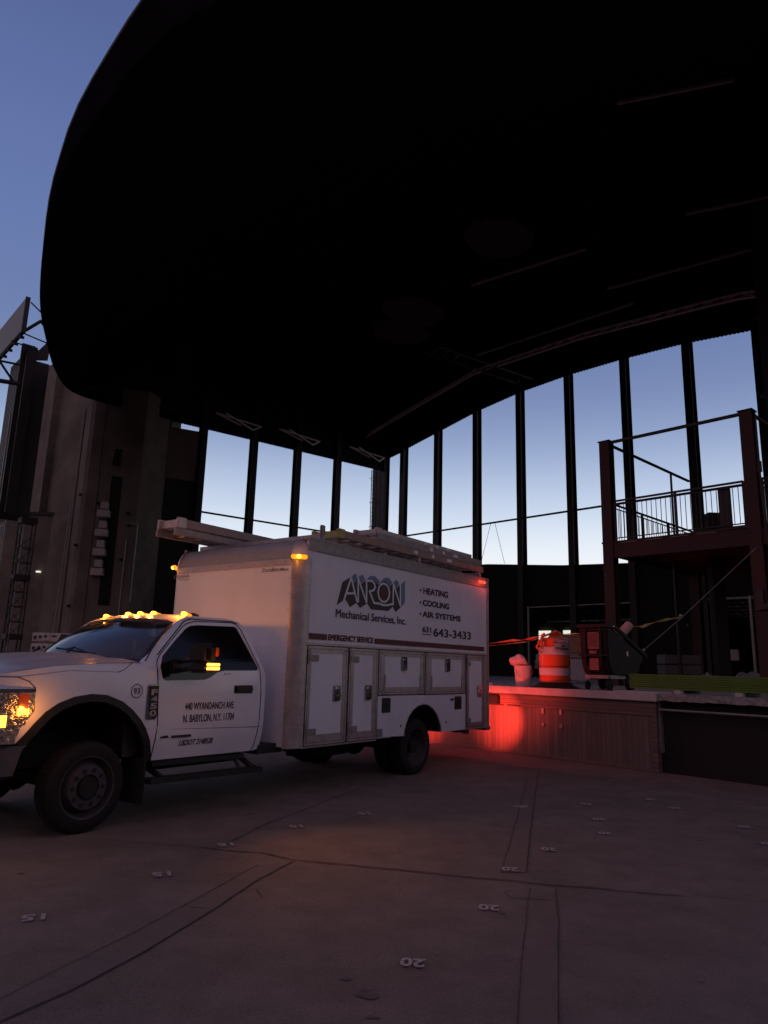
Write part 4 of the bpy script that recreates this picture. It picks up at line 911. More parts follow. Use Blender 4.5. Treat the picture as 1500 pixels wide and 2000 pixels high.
WHITE = [[(1.699, 2.324), (1.565, 2.637), (1.423, 2.33)], [(1.635, 2.421), (1.475, 2.437)], [(1.398, 2.332), (1.416, 2.647), (1.215, 2.338), (1.231, 2.642)], [(1.23, 2.632), (1.111, 2.641), (1.055, 2.617), (1.03, 2.567), (1.062, 2.52), (1.157, 2.496), (1.048, 2.348), (0.906, 2.35), (0.856, 2.335), (0.717, 2.344), (0.667, 2.361), (0.597, 2.367), (0.599, 2.657), (0.412, 2.357), (0.423, 2.66)]]
lg = B(); lg.poly([DARK], lambda s, z: (s, -.0095, z)); lg.build('logo_shadow', M['logodark'], trk, smooth=False)
b = B()
for q in BLUE: b.poly([q], lambda s, z: (s, -.008, z))
b.build('logo_highlight', M['logoblue'], trk, smooth=False)
el = lambda cx_, cz_, rx, rz_, n=40: [(cx_+rx*math.cos(2*math.pi*i/n), cz_+rz_*math.sin(2*math.pi*i/n)) for i in range(n)]
b = B(); b.poly([el(.826, 2.508, .095, .098)], lambda s, z: (s, -.0065, z)); b.build('logo_disc', M['logored'], trk, smooth=False)
b = B(); k = 0
for st_ in WHITE:
    for p, q in zip(st_[:-1], st_[1:]):
        k += 1; y_ = -.0052+k*.00002
        dx, dz = q[0]-p[0], q[1]-p[1]; L_ = math.hypot(dx, dz); nx, nz_ = -dz/L_*.0165, dx/L_*.0135; ex, ez = dx/L_*.008, dz/L_*.008
        b.bm.faces.new([b.bm.verts.new((x, y_, z)) for x, z in ((p[0]-ex+nx, p[1]-ez+nz_), (q[0]+ex+nx, q[1]+ez+nz_), (q[0]+ex-nx, q[1]+ez-nz_), (p[0]-ex-nx, p[1]-ez-nz_))])
b.poly([el(.826, 2.508, .150, .140), el(.826, 2.508, .118, .113)], lambda s, z: (s, -.0040, z))
bmesh.ops.recalc_face_normals(b.bm, faces=b.bm.faces[:]); b.build('logo_letters', M['panel'], trk, smooth=False, label='white outlined ANRON letters of the logo')
# rear: doors, tail lamps, bumper
b = B(); b.bx(-2.26, -2.24, -.08, CX-.03+.0, .60, 2.85); b.bx(-2.26, -2.24, CX-.06, W+.08, .60, 2.85); b.build('rear_door', M['panel'], trk, smooth=False)
b = B(); b.bx(-2.42, -2.24, -.05, W+.05, .50, .56, bev=.01); b.bx(-2.3, -2.2, -.4, -.5, .42, .52); b.build('rear_step', M['alu_dull'], trk, smooth=False)
for y in (-.22, W+.22):
    b = B(); b.box((-2.27, y, .74), (.03, .12, .26), bev=.01); b.build('tail_lamp', M['redhot'], trk)
    lamp('tail_light', (-2.36, y, .74), (1, .06, .04), 9, .06, trk, spot=130, aim=(-1, -.1, .5), blend=.9)
    lamp('tail_beam', (-2.36, y, .74), (1, .05, .03), 55, .03, trk, spot=50, aim=(-1, -.22, -.10), blend=.9)
for y in (-.9, CX, -1.43):
    b = B(); b.box((-2.25, y, 2.95), (.02, .08, .035), bev=.006); b.build('rear_marker_lamp', M['redhot'], trk)
lamp('rear_top_light', (-2.36, CX, 2.95), (1, .04, .03), 5, .04, trk)
# chassis, tanks, steps, mudflaps
b = B()
for y in (-.72, mir(-.72)): b.bx(-2.2, 5.8, y-.04, y+.04, .52, .72)
b.bx(.9, 2.5, -.45, mir(-.45), .50, .56); b.bx(3.0, 4.2, -.45, -.85, .42, .56); b.tube((0, CX, .40), (4.2, CX, .55), .05)
b.tube((-.08, -.5, .385), (-.08, mir(-.5), .385), .07); b.ball((-.08, CX, .385), .2); b.tube((5.0, -.4, .36), (5.0, mir(-.4), .36), .05); b.ball((5.0, -1.4, .36), .14)
b.box((1.3, -.7, .46), (.9, .5, .26), bev=.06); b.tube((.4, -.9, .45), (2.4, -.9, .48), .06); b.bx(2.5, 2.9, -.2, mir(-.2), .5, .6); b.bx(-1.9, -2.1, -.4, -.5, .46, .56)
b.build('chassis', M['under'], trk)
for sd in (0, 1):
    Y = (lambda y: y) if sd == 0 else mir; P = lambda *a: (a[0], Y(a[1]), a[2])
    b = B(); b.beam(P(2.97, -.09, .365), P(4.43, -.09, .385), .12, .05); b.tube(P(3.05, -.09, .38), P(3.05, -.5, .55), .03); b.tube(P(3.2, -.15, .38), P(3.2, -.3, .55), .02); b.tube(P(4.25, -.09, .39), P(4.25, -.5, .52), .03)
    b.beam(P(3.1, -.3, .50), P(4.3, -.3, .52), .2, .05); b.build('running_board', M['black'], trk)
    b = B(); b.box(P(4.44, -.3, .38), (.02, .36, .42)); b.build('mudflap', M['under'], trk)
    b = B(); b.grid(lambda u, v: (5.03+.68*math.cos(math.pi*(u)), Y(-.16-.6*v), max(.5, .55+.60*math.sin(math.pi*u))), 16, 2); b.bx(4.3, 5.75, Y(-.74), Y(-.78), .45, 1.3); b.build('wheel_well', M['under'], trk)
# wheels
def wheel(s, y, out, dual=False):
    """tyre and steel rim about an axle along y; `out` = +1 when the face looks to the driver's side"""
    Mx = Matrix.Translation((s, y, .385)) @ Matrix.Rotation(rad(-90 if out > 0 else 90), 4, 'X')
    b = B(); b.lathe([(.262, -.11), (.30, -.118), (.35, -.112), (.376, -.09), (.385, -.055), (.385, .055), (.376, .09), (.35, .112), (.30, .118), (.262, .11)], 48, Mx)
    for i in range(48):
        a = 2*math.pi*i/48; p = Mx @ Vector((.386*math.cos(a), .386*math.sin(a), .05)); q = Mx @ Vector((.386*math.cos(a+.04), .386*math.sin(a+.04), -.05)); b.tube(p, q, .006, 4)
    t_ = b.build('wheel', M['tyre'], trk)
    b = B()
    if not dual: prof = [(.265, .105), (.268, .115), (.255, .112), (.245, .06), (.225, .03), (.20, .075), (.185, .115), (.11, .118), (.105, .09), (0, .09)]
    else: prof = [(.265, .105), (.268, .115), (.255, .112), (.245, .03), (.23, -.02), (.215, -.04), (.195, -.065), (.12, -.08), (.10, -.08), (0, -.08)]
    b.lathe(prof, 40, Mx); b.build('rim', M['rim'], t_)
    b = B(); hz = .118 if not dual else -.076
    for i in range(10):
        a = 2*math.pi*i/10; c = Mx @ Vector((.148*math.cos(a), .148*math.sin(a), hz)); d = Mx @ Vector((.148*math.cos(a), .148*math.sin(a), hz+.006)); b.tube(c, d, .019, 10)
    b.tube(Mx @ Vector((0, 0, -.09)), Mx @ Vector((0, 0, .135 if not dual else .07)), .098, 20, .088); b.build('hub', M['under'], t_)
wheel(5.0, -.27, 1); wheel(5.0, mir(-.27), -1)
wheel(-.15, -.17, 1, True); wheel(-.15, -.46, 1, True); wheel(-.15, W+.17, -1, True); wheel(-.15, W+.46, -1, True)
# ladder rack
b = B()
for s_ in (2.15, -.1, -2.0): b.beam((s_, -.02, 3.10), (s_, W+.02, 3.10), .06, .05); [b.bx(s_-.03, s_+.03, y-.02, y+.02, 3.03, 3.1) for y in (-.05, W+.05)]
b.build('ladder_rack', M['alu'], trk)
for s_ in (2.15, .8, -.1, -2.0):
    for y in (-.03,):
        b = B(); b.bx(s_-.04, s_+.04, y-.02, y+.02, 2.99 if s_ > 2 else 2.93, 3.24 if s_ > 2 else 3.08, bev=.01); b.bx(s_+.05, s_+.075, y-.0, y+.03, 2.90, 3.05); b.bx(s_-.075, s_-.05, y, y+.03, 2.90, 3.05); b.build('rack_bracket', M['alu_dull'], trk, smooth=False)
# ladders: top-level things lying on the rack (local frame of the truck)
TM = Matrix.Translation(TR) @ Matrix.Rotation(rzT, 4, 'Z')
def ladder(name, label, cat, s0, s1, y, z, width, upright, m, mend, rail=.085, endcap=None, side2=0.0, n=None, tilt=0.0, zt=0.0):
    o = TM @ Vector(((s0+s1)/2, y, z)); t = thing(name, label, cat, o, rzT); h = (s0-s1)/2
    zz_ = lambda x: x/h*zt
    for k in (-1, 1):
        b = B(); yy = k*width/2*(0 if upright else 1); zo = (k*width/2 if upright else 0)
        b.beam((-h, yy, zo-zt), (h, yy, zo+zt), (.03 if not upright else rail), (rail if not upright else .03))
        f1 = .012
        if not upright: b.beam((-h, yy-k*.02, zo-zt+rail/2), (h, yy-k*.02, zo+zt+rail/2), .05, .006); b.beam((-h, yy-k*.02, zo-zt-rail/2), (h, yy-k*.02, zo+zt-rail/2), .05, .006)
        rl = b.build('side_rail', m, t)
    b = B()
    for i in range(int(2*h/.3)):
        x = -h+.15+i*.3
        if upright: b.tube((x, 0, -width/2+zz_(x)), (x, 0, width/2+zz_(x)), .016, 8)
        else: b.tube((x, -width/2, zz_(x)), (x, width/2, zz_(x)), .016, 8)
    b.build('rung', M['alu'], t)
    if mend:
        b = B()
        for k in (-1, 1): b.box((h-.02, k*width/2 if not upright else 0, zt+(k*width/2 if upright else 0)), (.14, .05, rail+.03), bev=.008)
        b.box((h-.01, 0, zt), (.04, width, rail*.9)); b.build('end_cap', mend, t)
    for x_, w2 in ((h*.1, .09), (-h*.15, .06), (-h*.4, .12)): b = B(); b.box((x_, width/2+.02, zz_(x_)), (w2, .03, rail*.5)); b.build('rail_sticker', M['paper'], t, smooth=False)
    return t
M['fibre'] = mat('weathered_fiberglass_rail', (.30, .20, .16), .55, var=.25, scale=8)
M['yellow'] = mat('faded_yellow_plastic', (.42, .36, .12), .6, var=.25, scale=12)
M['greyfib'] = mat('grey_fiberglass_rail', (.24, .21, .20), .55, var=.25, scale=8)
ladder('extension_ladder', 'brown extension ladder with yellowed end cap, lowest on the near roof side', 'ladder', 1.72, -2.24, -.32, 3.21, .44, False, M['fibre'], M['yellow'], rail=.10, zt=-.0)
ladder('extension_ladder', 'pale ladder stacked directly on the yellow capped one', 'ladder', .80, -2.26, -.36, 3.33, .42, False, M['alu_dull'], None, rail=.10)
ladder('step_ladder', 'aluminium step ladder lying topmost on the near side of the roof', 'ladder', .62, -2.18, -.50, 3.445, .40, False, M['alu'], M['alu'], rail=.075)
ladder('extension_ladder', 'grey extension ladder jutting forward over the cab on the far side of the roof', 'ladder', 3.0, -1.9, -1.98, 3.29, .40, False, M['greyfib'], M['alu'], rail=.11)
ladder('straight_ladder', 'flat pale ladder lying under the far side extension ladder', 'ladder', 3.07, -1.6, -1.98, 3.17, .38, False, M['alu_dull'], None, rail=.08)
# ================================================================== the stage
M['deck'] = planks('weathered_deck_boards', (.10, .085, .08), (.24, .21, .20), .14, 'Y', gap=.06)
M['clad'] = planks('wooden_cladding', (.10, .080, .072), (.165, .13, .115), .095, 'X', gap=.06, gapcol=(.05, .04, .035))
M['cladh'] = planks('horizontal_boards', (.10, .07, .06), (.17, .12, .10), .075, 'Z', gap=.08)
M['coping'] = mat('painted_stage_edge', (.50, .47, .46), .7, var=.2, scale=5, bump=.15)
M['roughcon'] = mat('crumbling_concrete_edge', (.34, .32, .31), .95, var=.45, scale=18, bump=1.0, bscale=30)
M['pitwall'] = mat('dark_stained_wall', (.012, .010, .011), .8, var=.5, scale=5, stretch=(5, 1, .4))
stg = thing('stage', 'raised stage with planked front, pale edge and weathered deck', 'stage', S0, rzS)
b = B(); b.bx(-16, 3.79, .06, 46, .3, 1.195); b.bx(3.79, 26, .16, 46, .3, 1.19); b.build('stage_deck', M['deck'], stg, smooth=False)
b = B(); b.bx(-15, 3.80, -.07, .10, 1.075, 1.20, bev=.006); b.build('stage_edge_board', M['coping'], stg, smooth=False)
b = B(); b.grid(lambda u, v: (3.81+9*u, -.02+.2*v, 1.205+random.uniform(-.006, .006)), 90, 3); b.grid(lambda u, v: (3.81+9*u, -.02+random.uniform(-.006, .006), 1.205-.10*v-(random.uniform(0, .02) if v == 1 else 0)), 90, 3); b.build('concrete_edge', M['roughcon'], stg, smooth=False)
b = B(); b.bx(-15, 3.68, 0, .05, 0, .845); b.build('plank_cladding', M['clad'], stg, smooth=False)
b = B(); b.bx(-15, 3.68, -.012, .05, .848, 1.073); b.build('horizontal_cladding', M['cladh'], stg, smooth=False)
b = B(); b.bx(3.68, 3.76, -.015, .1, 0, 1.07); b.bx(-15, 3.70, -.03, -.002, 0, .05); b.build('end_post', M['cladh'], stg, smooth=False)
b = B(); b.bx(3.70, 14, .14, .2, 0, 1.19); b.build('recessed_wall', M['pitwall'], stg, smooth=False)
b = B(); b.tube((3.8, .02, .955), (14, .02, .955), .018)
for u in (5.2, 7, 9): b.bx(u-.01, u+.01, .02, .14, .93, .975)
b.build('pipe_rail', M['galv'], stg)
b = B(); b.bx(.36, .62, -.10, -.01, .87, 1.03, bev=.01); b.build('dock_bumper', M['black'], stg, smooth=False)
for u in (1.60, 1.98):
    b = B(); b.box((u, -.02, .80), (.05, .02, .09)); b.build('wall_bracket', M['galv'], stg, smooth=False)
    b = B(); b.tube((u, -.03, .57), (u, -.005, .57), .035, 14); b.build('hook_plate', M['galv'], stg)
b = B(); b.bx(.8, 1.1, -.03, -.01, .85, .875); b.bx(.2, .7, -.03, -.01, .845, .868); b.build('broken_trim', M['crack'], stg, smooth=False)
tag_ = SP
# pail with a pink bag
pk = SP(.88, .35, 1.2)
M['pail'] = mat('white_plastic_pail', (.62, .58, .57), .45, var=.1); M['bag'] = mat('pale_cloth_bag', (.62, .50, .50), .9, var=.2, bump=.6, bscale=14)
t = thing('pail', 'white plastic pail with a rag spilling over it, on the stage edge', 'pail', pk)
b = B(); b.lathe([(0, 0), (.135, 0), (.14, .01), (.158, .29), (.165, .29), (.165, .302), (.158, .305), (.160, .33), (.168, .33), (.168, .343), (.160, .346), (.163, .375), (.172, .375), (.172, .39), (.150, .39), (.13, .05), (0, .05)], 36); b.build('pail_body', M['pail'], t)
b = B(); b.path([(.16*math.cos(a), -.03-.14*math.sin(a)*.6-.09, .31-.16*math.sin(a)) for a in [math.pi*i/14 for i in range(15)]], .004, 5); b.build('handle', M['galv'], t)
rg = B(); rg.ball((-.06, 0, .47), .17, 4, (1, .85, .68))
for v in rg.bm.verts:
    d = v.co.normalized(); k = 1+.10*math.sin(v.co.x*31+v.co.z*17)+.08*math.sin(v.co.y*37-v.co.x*11); v.co = Vector((v.co.x*k, v.co.y*k, .47+(v.co.z-.47)*k))
    if v.co.x > .02: v.co.z -= (v.co.x-.02)*.8
    if v.co.z < .40: v.co.z = .40+(v.co.z-.40)*.2
tag(rg.build('rag', M['bag'], None), 'pale pinkish bag stuffed into the top of the white pail', 'bag'); bpy.data.objects['rag'].location = pk
# traffic drum
dk = SP(1.47, .55, 1.2)
M['orange'] = mat('orange_drum_plastic', (.62, .085, .02), .45, var=.12, scale=6); M['reflect'] = mat('white_reflective_band', (.60, .55, .54), .5, var=.15, scale=20)
M['orangereflect'] = mat('orange_reflective_band', (.70, .11, .03), .35, var=.12, scale=30)
t = thing('traffic_drum', 'orange and white traffic drum with a danger sign on the stage edge', 'traffic drum', dk, rz=.05)
b = B(); b.lathe([(.265, .05), (.285, .055), (.287, .19), (.275, .195), (.275, .255), (.285, .26), (.284, .38), (.270, .385), (.270, .50), (.283, .505), (.281, .62), (.262, .63), (.262, .76), (.27, .765), (.266, .90), (.24, .915), (.0, .918)], 48); b.build('drum_body', M['orange'], t)
b = B(); b.lathe([(.288, .225), (.288, .355)], 48); b.lathe([(.2845, .60), (.279, .74)], 48)
b.build('white_band', M['reflect'], t)
b = B(); b.lathe([(.287, .40), (.2865, .59)], 48); b.build('orange_band', M['orangereflect'], t)
b = B(); b.lathe([(.27, .11), (.30, .09), (.34, .045), (.44, .012), (.445, 0), (0, 0)], 40); b.build('rubber_base', M['tyre'], t)
b = B(); b.path([(-.09+.0, 0, .91), (-.075, 0, .98), (-.03, 0, 1.01), (.05, 0, 1.01), (.11, 0, .99), (.15, 0, .91)], .022, 8); b.bx(-.06, .12, -.012, .012, .91, .99); b.build('handle', M['orange'], t)
sg = thing('danger_sign', 'small danger no smoking sign tied to the front of the drum', 'sign', dk, rz=.05)
R_ = .291
def cyl(x, z, o=0): a = x/R_; return ((R_+o)*math.sin(a), -(R_+o)*math.cos(a), z)
M['signwhite'] = mat('sign_white', (.66, .62, .62), .5, var=.08); M['signblack'] = mat('sign_black', (.02, .02, .02), .5, var=.1); M['signred'] = mat('sign_red', (.35, .03, .03), .5, var=.1)
b = B(); b.poly([[(-.09, .665), (.27, .64), (.27, .895), (-.09, .92)]], lambda x, z: cyl(x, z), .003, (0, 0, 0.0001), {0: frange(-.08, .26, .02)}); b.build('sign_plate', M['signwhite'], sg)
b = B(); b.poly([[(-.085, .815), (.262, .79), (.262, .888), (-.085, .913)]], lambda x, z: cyl(x, z, .002), 0, cuts={0: frange(-.08, .26, .02)}); b.build('sign_header', M['signblack'], sg)
el2 = lambda rx, rz_: [(.088+rx*math.copysign(abs(math.cos(a))**.6, math.cos(a)), .852+rz_*math.copysign(abs(math.sin(a))**.8, math.sin(a))-.03*math.cos(a)*rx/.35) for a in [2*math.pi*i/40 for i in range(40)]]
b = B(); b.poly([el2(.165, .042)], lambda x, z: cyl(x, z, .003), 0, cuts={0: frange(-.06, .24, .02)}); b.build('sign_oval_border', M['signwhite'], sg)
b = B(); b.poly([el2(.155, .036)], lambda x, z: cyl(x, z, .004), 0, cuts={0: frange(-.06, .24, .02)}); b.build('sign_oval', M['signred'], sg)
for tx, box, m in (('DANGER', (-.03, .21, .832, .872), 'signwhite'), ('NO', (.05, .14, .748, .785), 'signblack'), ('SMOKING', (-.055, .235, .69, .73), 'signblack')):
    b = text_mesh(tx, lambda x, z: cyl(x, z-(x-.09)*.07, .0055), box, 0, .002, (0, -1, 0)); b.build('sign_lettering', M[m], sg, smooth=False)
# caution tape and rope over the drum
M['tape'] = mat('orange_caution_tape', (.62, .16, .05), .6, var=.35, scale=9); M['tapey'] = mat('yellow_caution_tape', (.45, .36, .12), .6, var=.35, scale=9)
def tape(name, lab, pts, wd, m, sag=0.0, cat='tape', n=14, tw=0.6):
    P = []
    for a, c in zip(pts[:-1], pts[1:]):
        a, c = Vector(a), Vector(c)
        for i in range(n): t_ = i/n; P.append(a.lerp(c, t_)-Vector((0, 0, sag*4*t_*(1-t_))))
    P.append(Vector(pts[-1])); b = B(); o = Vector(P[0]); pr = None
    for i, p in enumerate(P):
        d = (P[min(i+1, len(P)-1)]-P[max(0, i-1)]).normalized(); up = Vector((0, 0, 1)); sd = d.cross(up).normalized(); a = tw*math.sin(i*.7)+.3; wv = (up*math.cos(a)+sd*math.sin(a))*wd*(.6+.4*math.sin(i*.9+1))
        q = (b.bm.verts.new(p+wv/2-o), b.bm.verts.new(p-wv/2-o), b.bm.verts.new(p-wv/2-o+sd*.002), b.bm.verts.new(p+wv/2-o+sd*.002))
        if pr:
            for k in range(4): b.bm.faces.new((pr[k], pr[(k+1) % 4], q[(k+1) % 4], q[k]))
        pr = q
    bmesh.ops.recalc_face_normals(b.bm, faces=b.bm.faces[:]); ob = b.build(name, m, None); ob.location = o; tag(ob, lab, cat); return ob
tape('caution_tape', 'orange caution tape stretched from behind the truck to the drum', [SP(-3.2, 1.6, 1.98), SP(.2, .9, 2.10), SP(1.30, .5, 2.20)], .05, M['tape'], .04)
tape('caution_tape', 'second lower strand of pale caution tape left of the drum', [SP(-3.2, 1.7, 1.95), SP(.4, .95, 2.06), SP(1.30, .5, 2.18)], .025, M['tapey'], .03)
tape('caution_tape', 'short thin tape between the drum top and the tilt cart', [SP(1.5, .5, 2.20), SP(2.25, .6, 2.20)], .02, M['tapey'], .01)
b = B()
for pts in ([(-.06, -.1, .95), (-.16, -.2, .90), (-.30, -.18, .84), (-.36, -.12, .74), (-.28, -.2, .62)], [(-.02, -.1, 1.02), (-.12, -.15, .98), (-.28, -.2, .92), (-.30, -.22, .70)], [(-.25, -.2, .93), (-.34, -.2, .82), (-.27, -.22, .76)], [(.1, -.1, 1.0), (.0, -.12, 1.04), (-.1, -.1, .96)]):
    b.path(pts, .02, 6)
o = b.build('tape_knot', M['tape'], None); o.location = dk; tag(o, 'tangle of orange tape knotted round the top of the drum', 'tape')
# tilt cart
M['cart'] = mat('black_moulded_plastic', (.010, .009, .009), .6, var=.25, scale=6, spec=.3)
ck = Vector((4.14, 13.15, 1.2)); t = thing('tilt_cart', 'black plastic tilt cart with ribbed upright end, on wheels at the stage edge', 'cart', ck, rad(44))
prof = [(-.42, .26), (-.52, .42), (-.56, .60), (-.57, 1.08), (-.35, 1.08), (.78, .60), (.66, .46), (.42, .24), (.12, .20)]
def side(b, y, sc=1.0): pass
b = B(); b.poly([prof], lambda x, z: (x, -.27, z), .54, (0, 1, 0)); bmesh.ops.bevel(b.bm, geom=[e for e in b.bm.edges], offset=.025, segments=2, affect='EDGES', clamp_overlap=True); b.build('cart_body', M['cart'], t)
b = B(); b.beam((-.60, 0, 1.10), (-.30, 0, 1.10), .60, .06); b.beam((-.32, -.28, 1.10), (.82, -.28, .61), .05, .06); b.beam((-.32, .28, 1.10), (.82, .28, .61), .05, .06); b.build('cart_rim', M['cart'], t)
b = B()
for y in (-.15, .15): b.beam((-.585, y, .40), (-.585, y, 1.06), .04, .035); b.beam((-.56, y, .62), (-.47, y*.9, .28), .04, .03)
b.bx(-.60, -.565, -.27, .27, .58, .61); b.bx(-.60, -.57, -.27, .27, 1.02, 1.04); b.build('end_rib', M['cart'], t)
M['label'] = mat('warning_label', (.30, .10, .09), .6, var=.25, scale=60)
b = B(); b.bx(-.575, -.572, -.11, .11, .70, .99); b.bx(-.575, -.572, -.06, .08, .62, .67); b.bx(-.562, -.556, -.09, .09, .34, .54); b.build('warning_label', M['label'], t, smooth=False)
b = B()
for i in range(16): b.bx(-.577, -.5755, -.09, .09, .735+i*.015, .741+i*.015)
b.build('label_lines', M['signblack'], t, smooth=False)
b = B(); b.bx(.10, .15, -.276, -.272, .60, .68); b.bx(-.42, -.36, -.31, -.306, 1.085, 1.105); b.build('small_sticker', M['signwhite'], t, smooth=False)
b = B(); b.bx(-.45, .4, -.25, .25, .20, .26); b.bx(-.50, -.40, -.22, .22, .20, .25); b.build('cart_frame', M['galv'], t, smooth=False)
for x, y, r, w_ in ((-.42, .22, .075, .04), (-.42, -.2, .10, .05), (.18, -.26, .13, .07), (.18, .26, .13, .07), (.40, -.18, .10, .06)):
    b = B(); Mx = Matrix.Translation((x, y, r)) @ Matrix.Rotation(rad(90), 4, 'X'); b.lathe([(0, -w_/2), (r*.6, -w_/2), (r*.92, -w_/2), (r, -w_*.3), (r, w_*.3), (r*.92, w_/2), (0, w_/2)], 28, Mx); b.tube((x, y, r), (x, y, r*2.2), .012); b.build('wheel', M['tyre'], t)
M['pink'] = mat('pinkish_cardboard_tube', (.42, .26, .24), .8, var=.15)
for k, (p, q, r, lab) in enumerate((((4.02, 13.42, 1.75), (4.72, 13.75, 2.40), .085, 'longer brown tube leaning out of the black tilt cart'), ((4.0, 13.35, 1.75), (4.50, 13.62, 2.24), .085, 'shorter brown tube leaning in the black tilt cart'))):
    b = B(); v = Vector(q)-Vector(p); b.tube((0, 0, 0), v, r, 24); d = v.normalized(); b.tube(v, v+d*.004, r*.86, 24)
    o = b.build('cardboard_tube', M['pink'], None); o.location = p; tag(o, lab, 'tube', 'tubes in the tilt cart')
# pennant of pale tape and a guy line from the cart up to the right
tape('caution_tape', 'long pale yellow tape rising from the cart to a knot at right', [(4.45, 13.9, 2.29), (4.95, 13.7, 2.37), (5.75, 13.8, 2.57)], .06, M['tapey'], -.03, tw=.3)
b = B(); b.tube((0, 0, 0), Vector((4.95, 13.7, 1.93))-Vector((5.75, 13.8, 2.57)), .006, 6); b.tube((0, 0, 0), Vector((1.7, .3, 1.45)), .006, 6); b.ball((-.02, 0, .03), .035, 2); b.ball(Vector((-.8, -.1, -.64)), .03, 2); b.ball(Vector((-.85, -.1, -.65)), .022, 2)
o = b.build('guy_line', M['galv'], None); o.location = (5.75, 13.8, 2.57); tag(o, 'thin guy line with a ball end running up to the right', 'cable')
# stack of green boards on blocks
M['green'] = mat('lime_green_painted_board', (.10, .19, .02), .55, var=.18, scale=5)
for k in range(7):
    dx = random.uniform(-.008, .008)
    b = B(); b.bx(0+dx, 3.6+dx, 0, .62, 0, .028, bev=.003); o = b.build('green_board', M['green'], None, smooth=False); o.location = SP(3.22, .16, 1.262+k*.034); o.rotation_euler = (0, 0, rzS)
    nm = ('lowest', 'second from the bottom', 'third from the bottom', 'middle', 'third from the top', 'second from the top', 'topmost')[k]
    tag(o, 'lime green board %s in the stack on the stage edge' % nm, 'board', 'stack of lime green boards')
for k, u in enumerate((4.02, 4.95, 6.2)):
    b = B(); b.bx(0, .11, -.03, .64, 0, .056, bev=.004); o = b.build('wood_block', M['coping'], None, smooth=False); o.location = SP(u, .12, 1.204); o.rotation_euler = (0, 0, rzS); tag(o, ('pale wood block under the green boards nearest the cart', 'pale wood block under the middle of the green boards', 'pale wood block under the green boards at the right edge')[k], 'block', 'blocks under the green boards')
b = B(); b.bx(0, 1.0, 0, .12, 0, .02); o = b.build('plank_offcut', M['coping'], None, smooth=False); o.location = SP(3.0, .02, 1.203); o.rotation_euler = (0, 0, rzS); tag(o, 'thin pale plank offcut lying on the stage edge beside the cart wheels', 'plank')
b = B(); b.box((0, 0, .02), (.12, .08, .015), bev=.004); b.ball((.03, 0, .035), .03, 2, (1.3, .8, .5)); o = b.build('crumpled_litter', M['paper'], None); o.location = SP(.25, .1, 1.2); tag(o, 'crumpled pale scrap lying on the stage edge behind the truck', 'litter')
# things further back on the stage
b = B(); b.box((0, 0, .35), (.62, .6, .62), bev=.04); b.box((0, 0, .69), (.68, .66, .05), bev=.02)
o = b.build('storage_tote', mat('grey_plastic_tote', (.30, .31, .33), .6, var=.15, scale=5), None); o.location = (5.2, 19.5, 1.2); tag(o, 'pale grey plastic bin standing behind the drum', 'bin')
b = B(); b.box((0, 0, .25), (.62, .5, .5), bev=.01); b.bx(-.32, 0, -.26, .26, .49, .51); b.bx(.01, .32, -.26, .26, .49, .51)
o = b.build('cardboard_box', mat('brown_cardboard', (.30, .17, .11), .85, var=.15), None, smooth=False); o.location = (5.25, 20.3, 2.0); tag(o, 'brown cardboard box behind the grey bin', 'box')
b = B(); b.bx(-.5, .5, -.3, .3, .74, .79); [b.bx(x-.02, x+.02, y-.02, y+.02, 0, .74) for x in (-.46, .46) for y in (-.26, .26)]
o = b.build('work_table', M['galv'], None, smooth=False); o.location = (5.25, 20.3, 1.2); tag(o, 'metal work table under the brown box', 'table')
M['sheet'] = mat('grey_plastic_sheet', (.13, .135, .15), .5, var=.35, scale=4, bump=.8, bscale=9)
def crumple(nm, lab, cat, loc, sx, sy, sz, seed):
    b = B(); b.ball((0, 0, 0), 1, 4)
    for v in b.bm.verts:
        p = v.co; k = 1+.22*math.sin(p.x*4+seed)+.18*math.sin(p.y*5+p.z*3+seed*2)+.10*math.sin(p.x*11+p.z*9); v.co = Vector((p.x*k*sx, p.y*k*sy, max(0, p.z+.25)*k*sz))
    o = b.build(nm, M['sheet'], None, ang=60); o.location = loc; tag(o, lab, cat)
crumple('plastic_sheet', 'heap of crumpled grey plastic sheeting behind the green boards', 'plastic sheet', (8.6, 17.2, 1.2), .5, .4, .26, 1)
crumple('plastic_sheet', 'smaller pale crumpled sheet left of the grey heap', 'plastic sheet', (7.6, 16.9, 1.2), .14, .2, .26, 4)
crumple('plastic_bag', 'small white bag hanging low between the pail and the drum', 'bag', (4.30, 19.5, 1.55), .2, .15, .28, 2)
b = B()
for z in (0, .28, .56): b.bx(-.5, .5, -.3, .3, z+.02, z+.27, bev=.02)
o = b.build('crate_stack', mat('dark_grey_case', (.10, .10, .11), .5, var=.2), None, smooth=False); o.location = (8.3, 20.3, 1.2); tag(o, 'dark ribbed equipment case in the bay opening right of the cable', 'case')
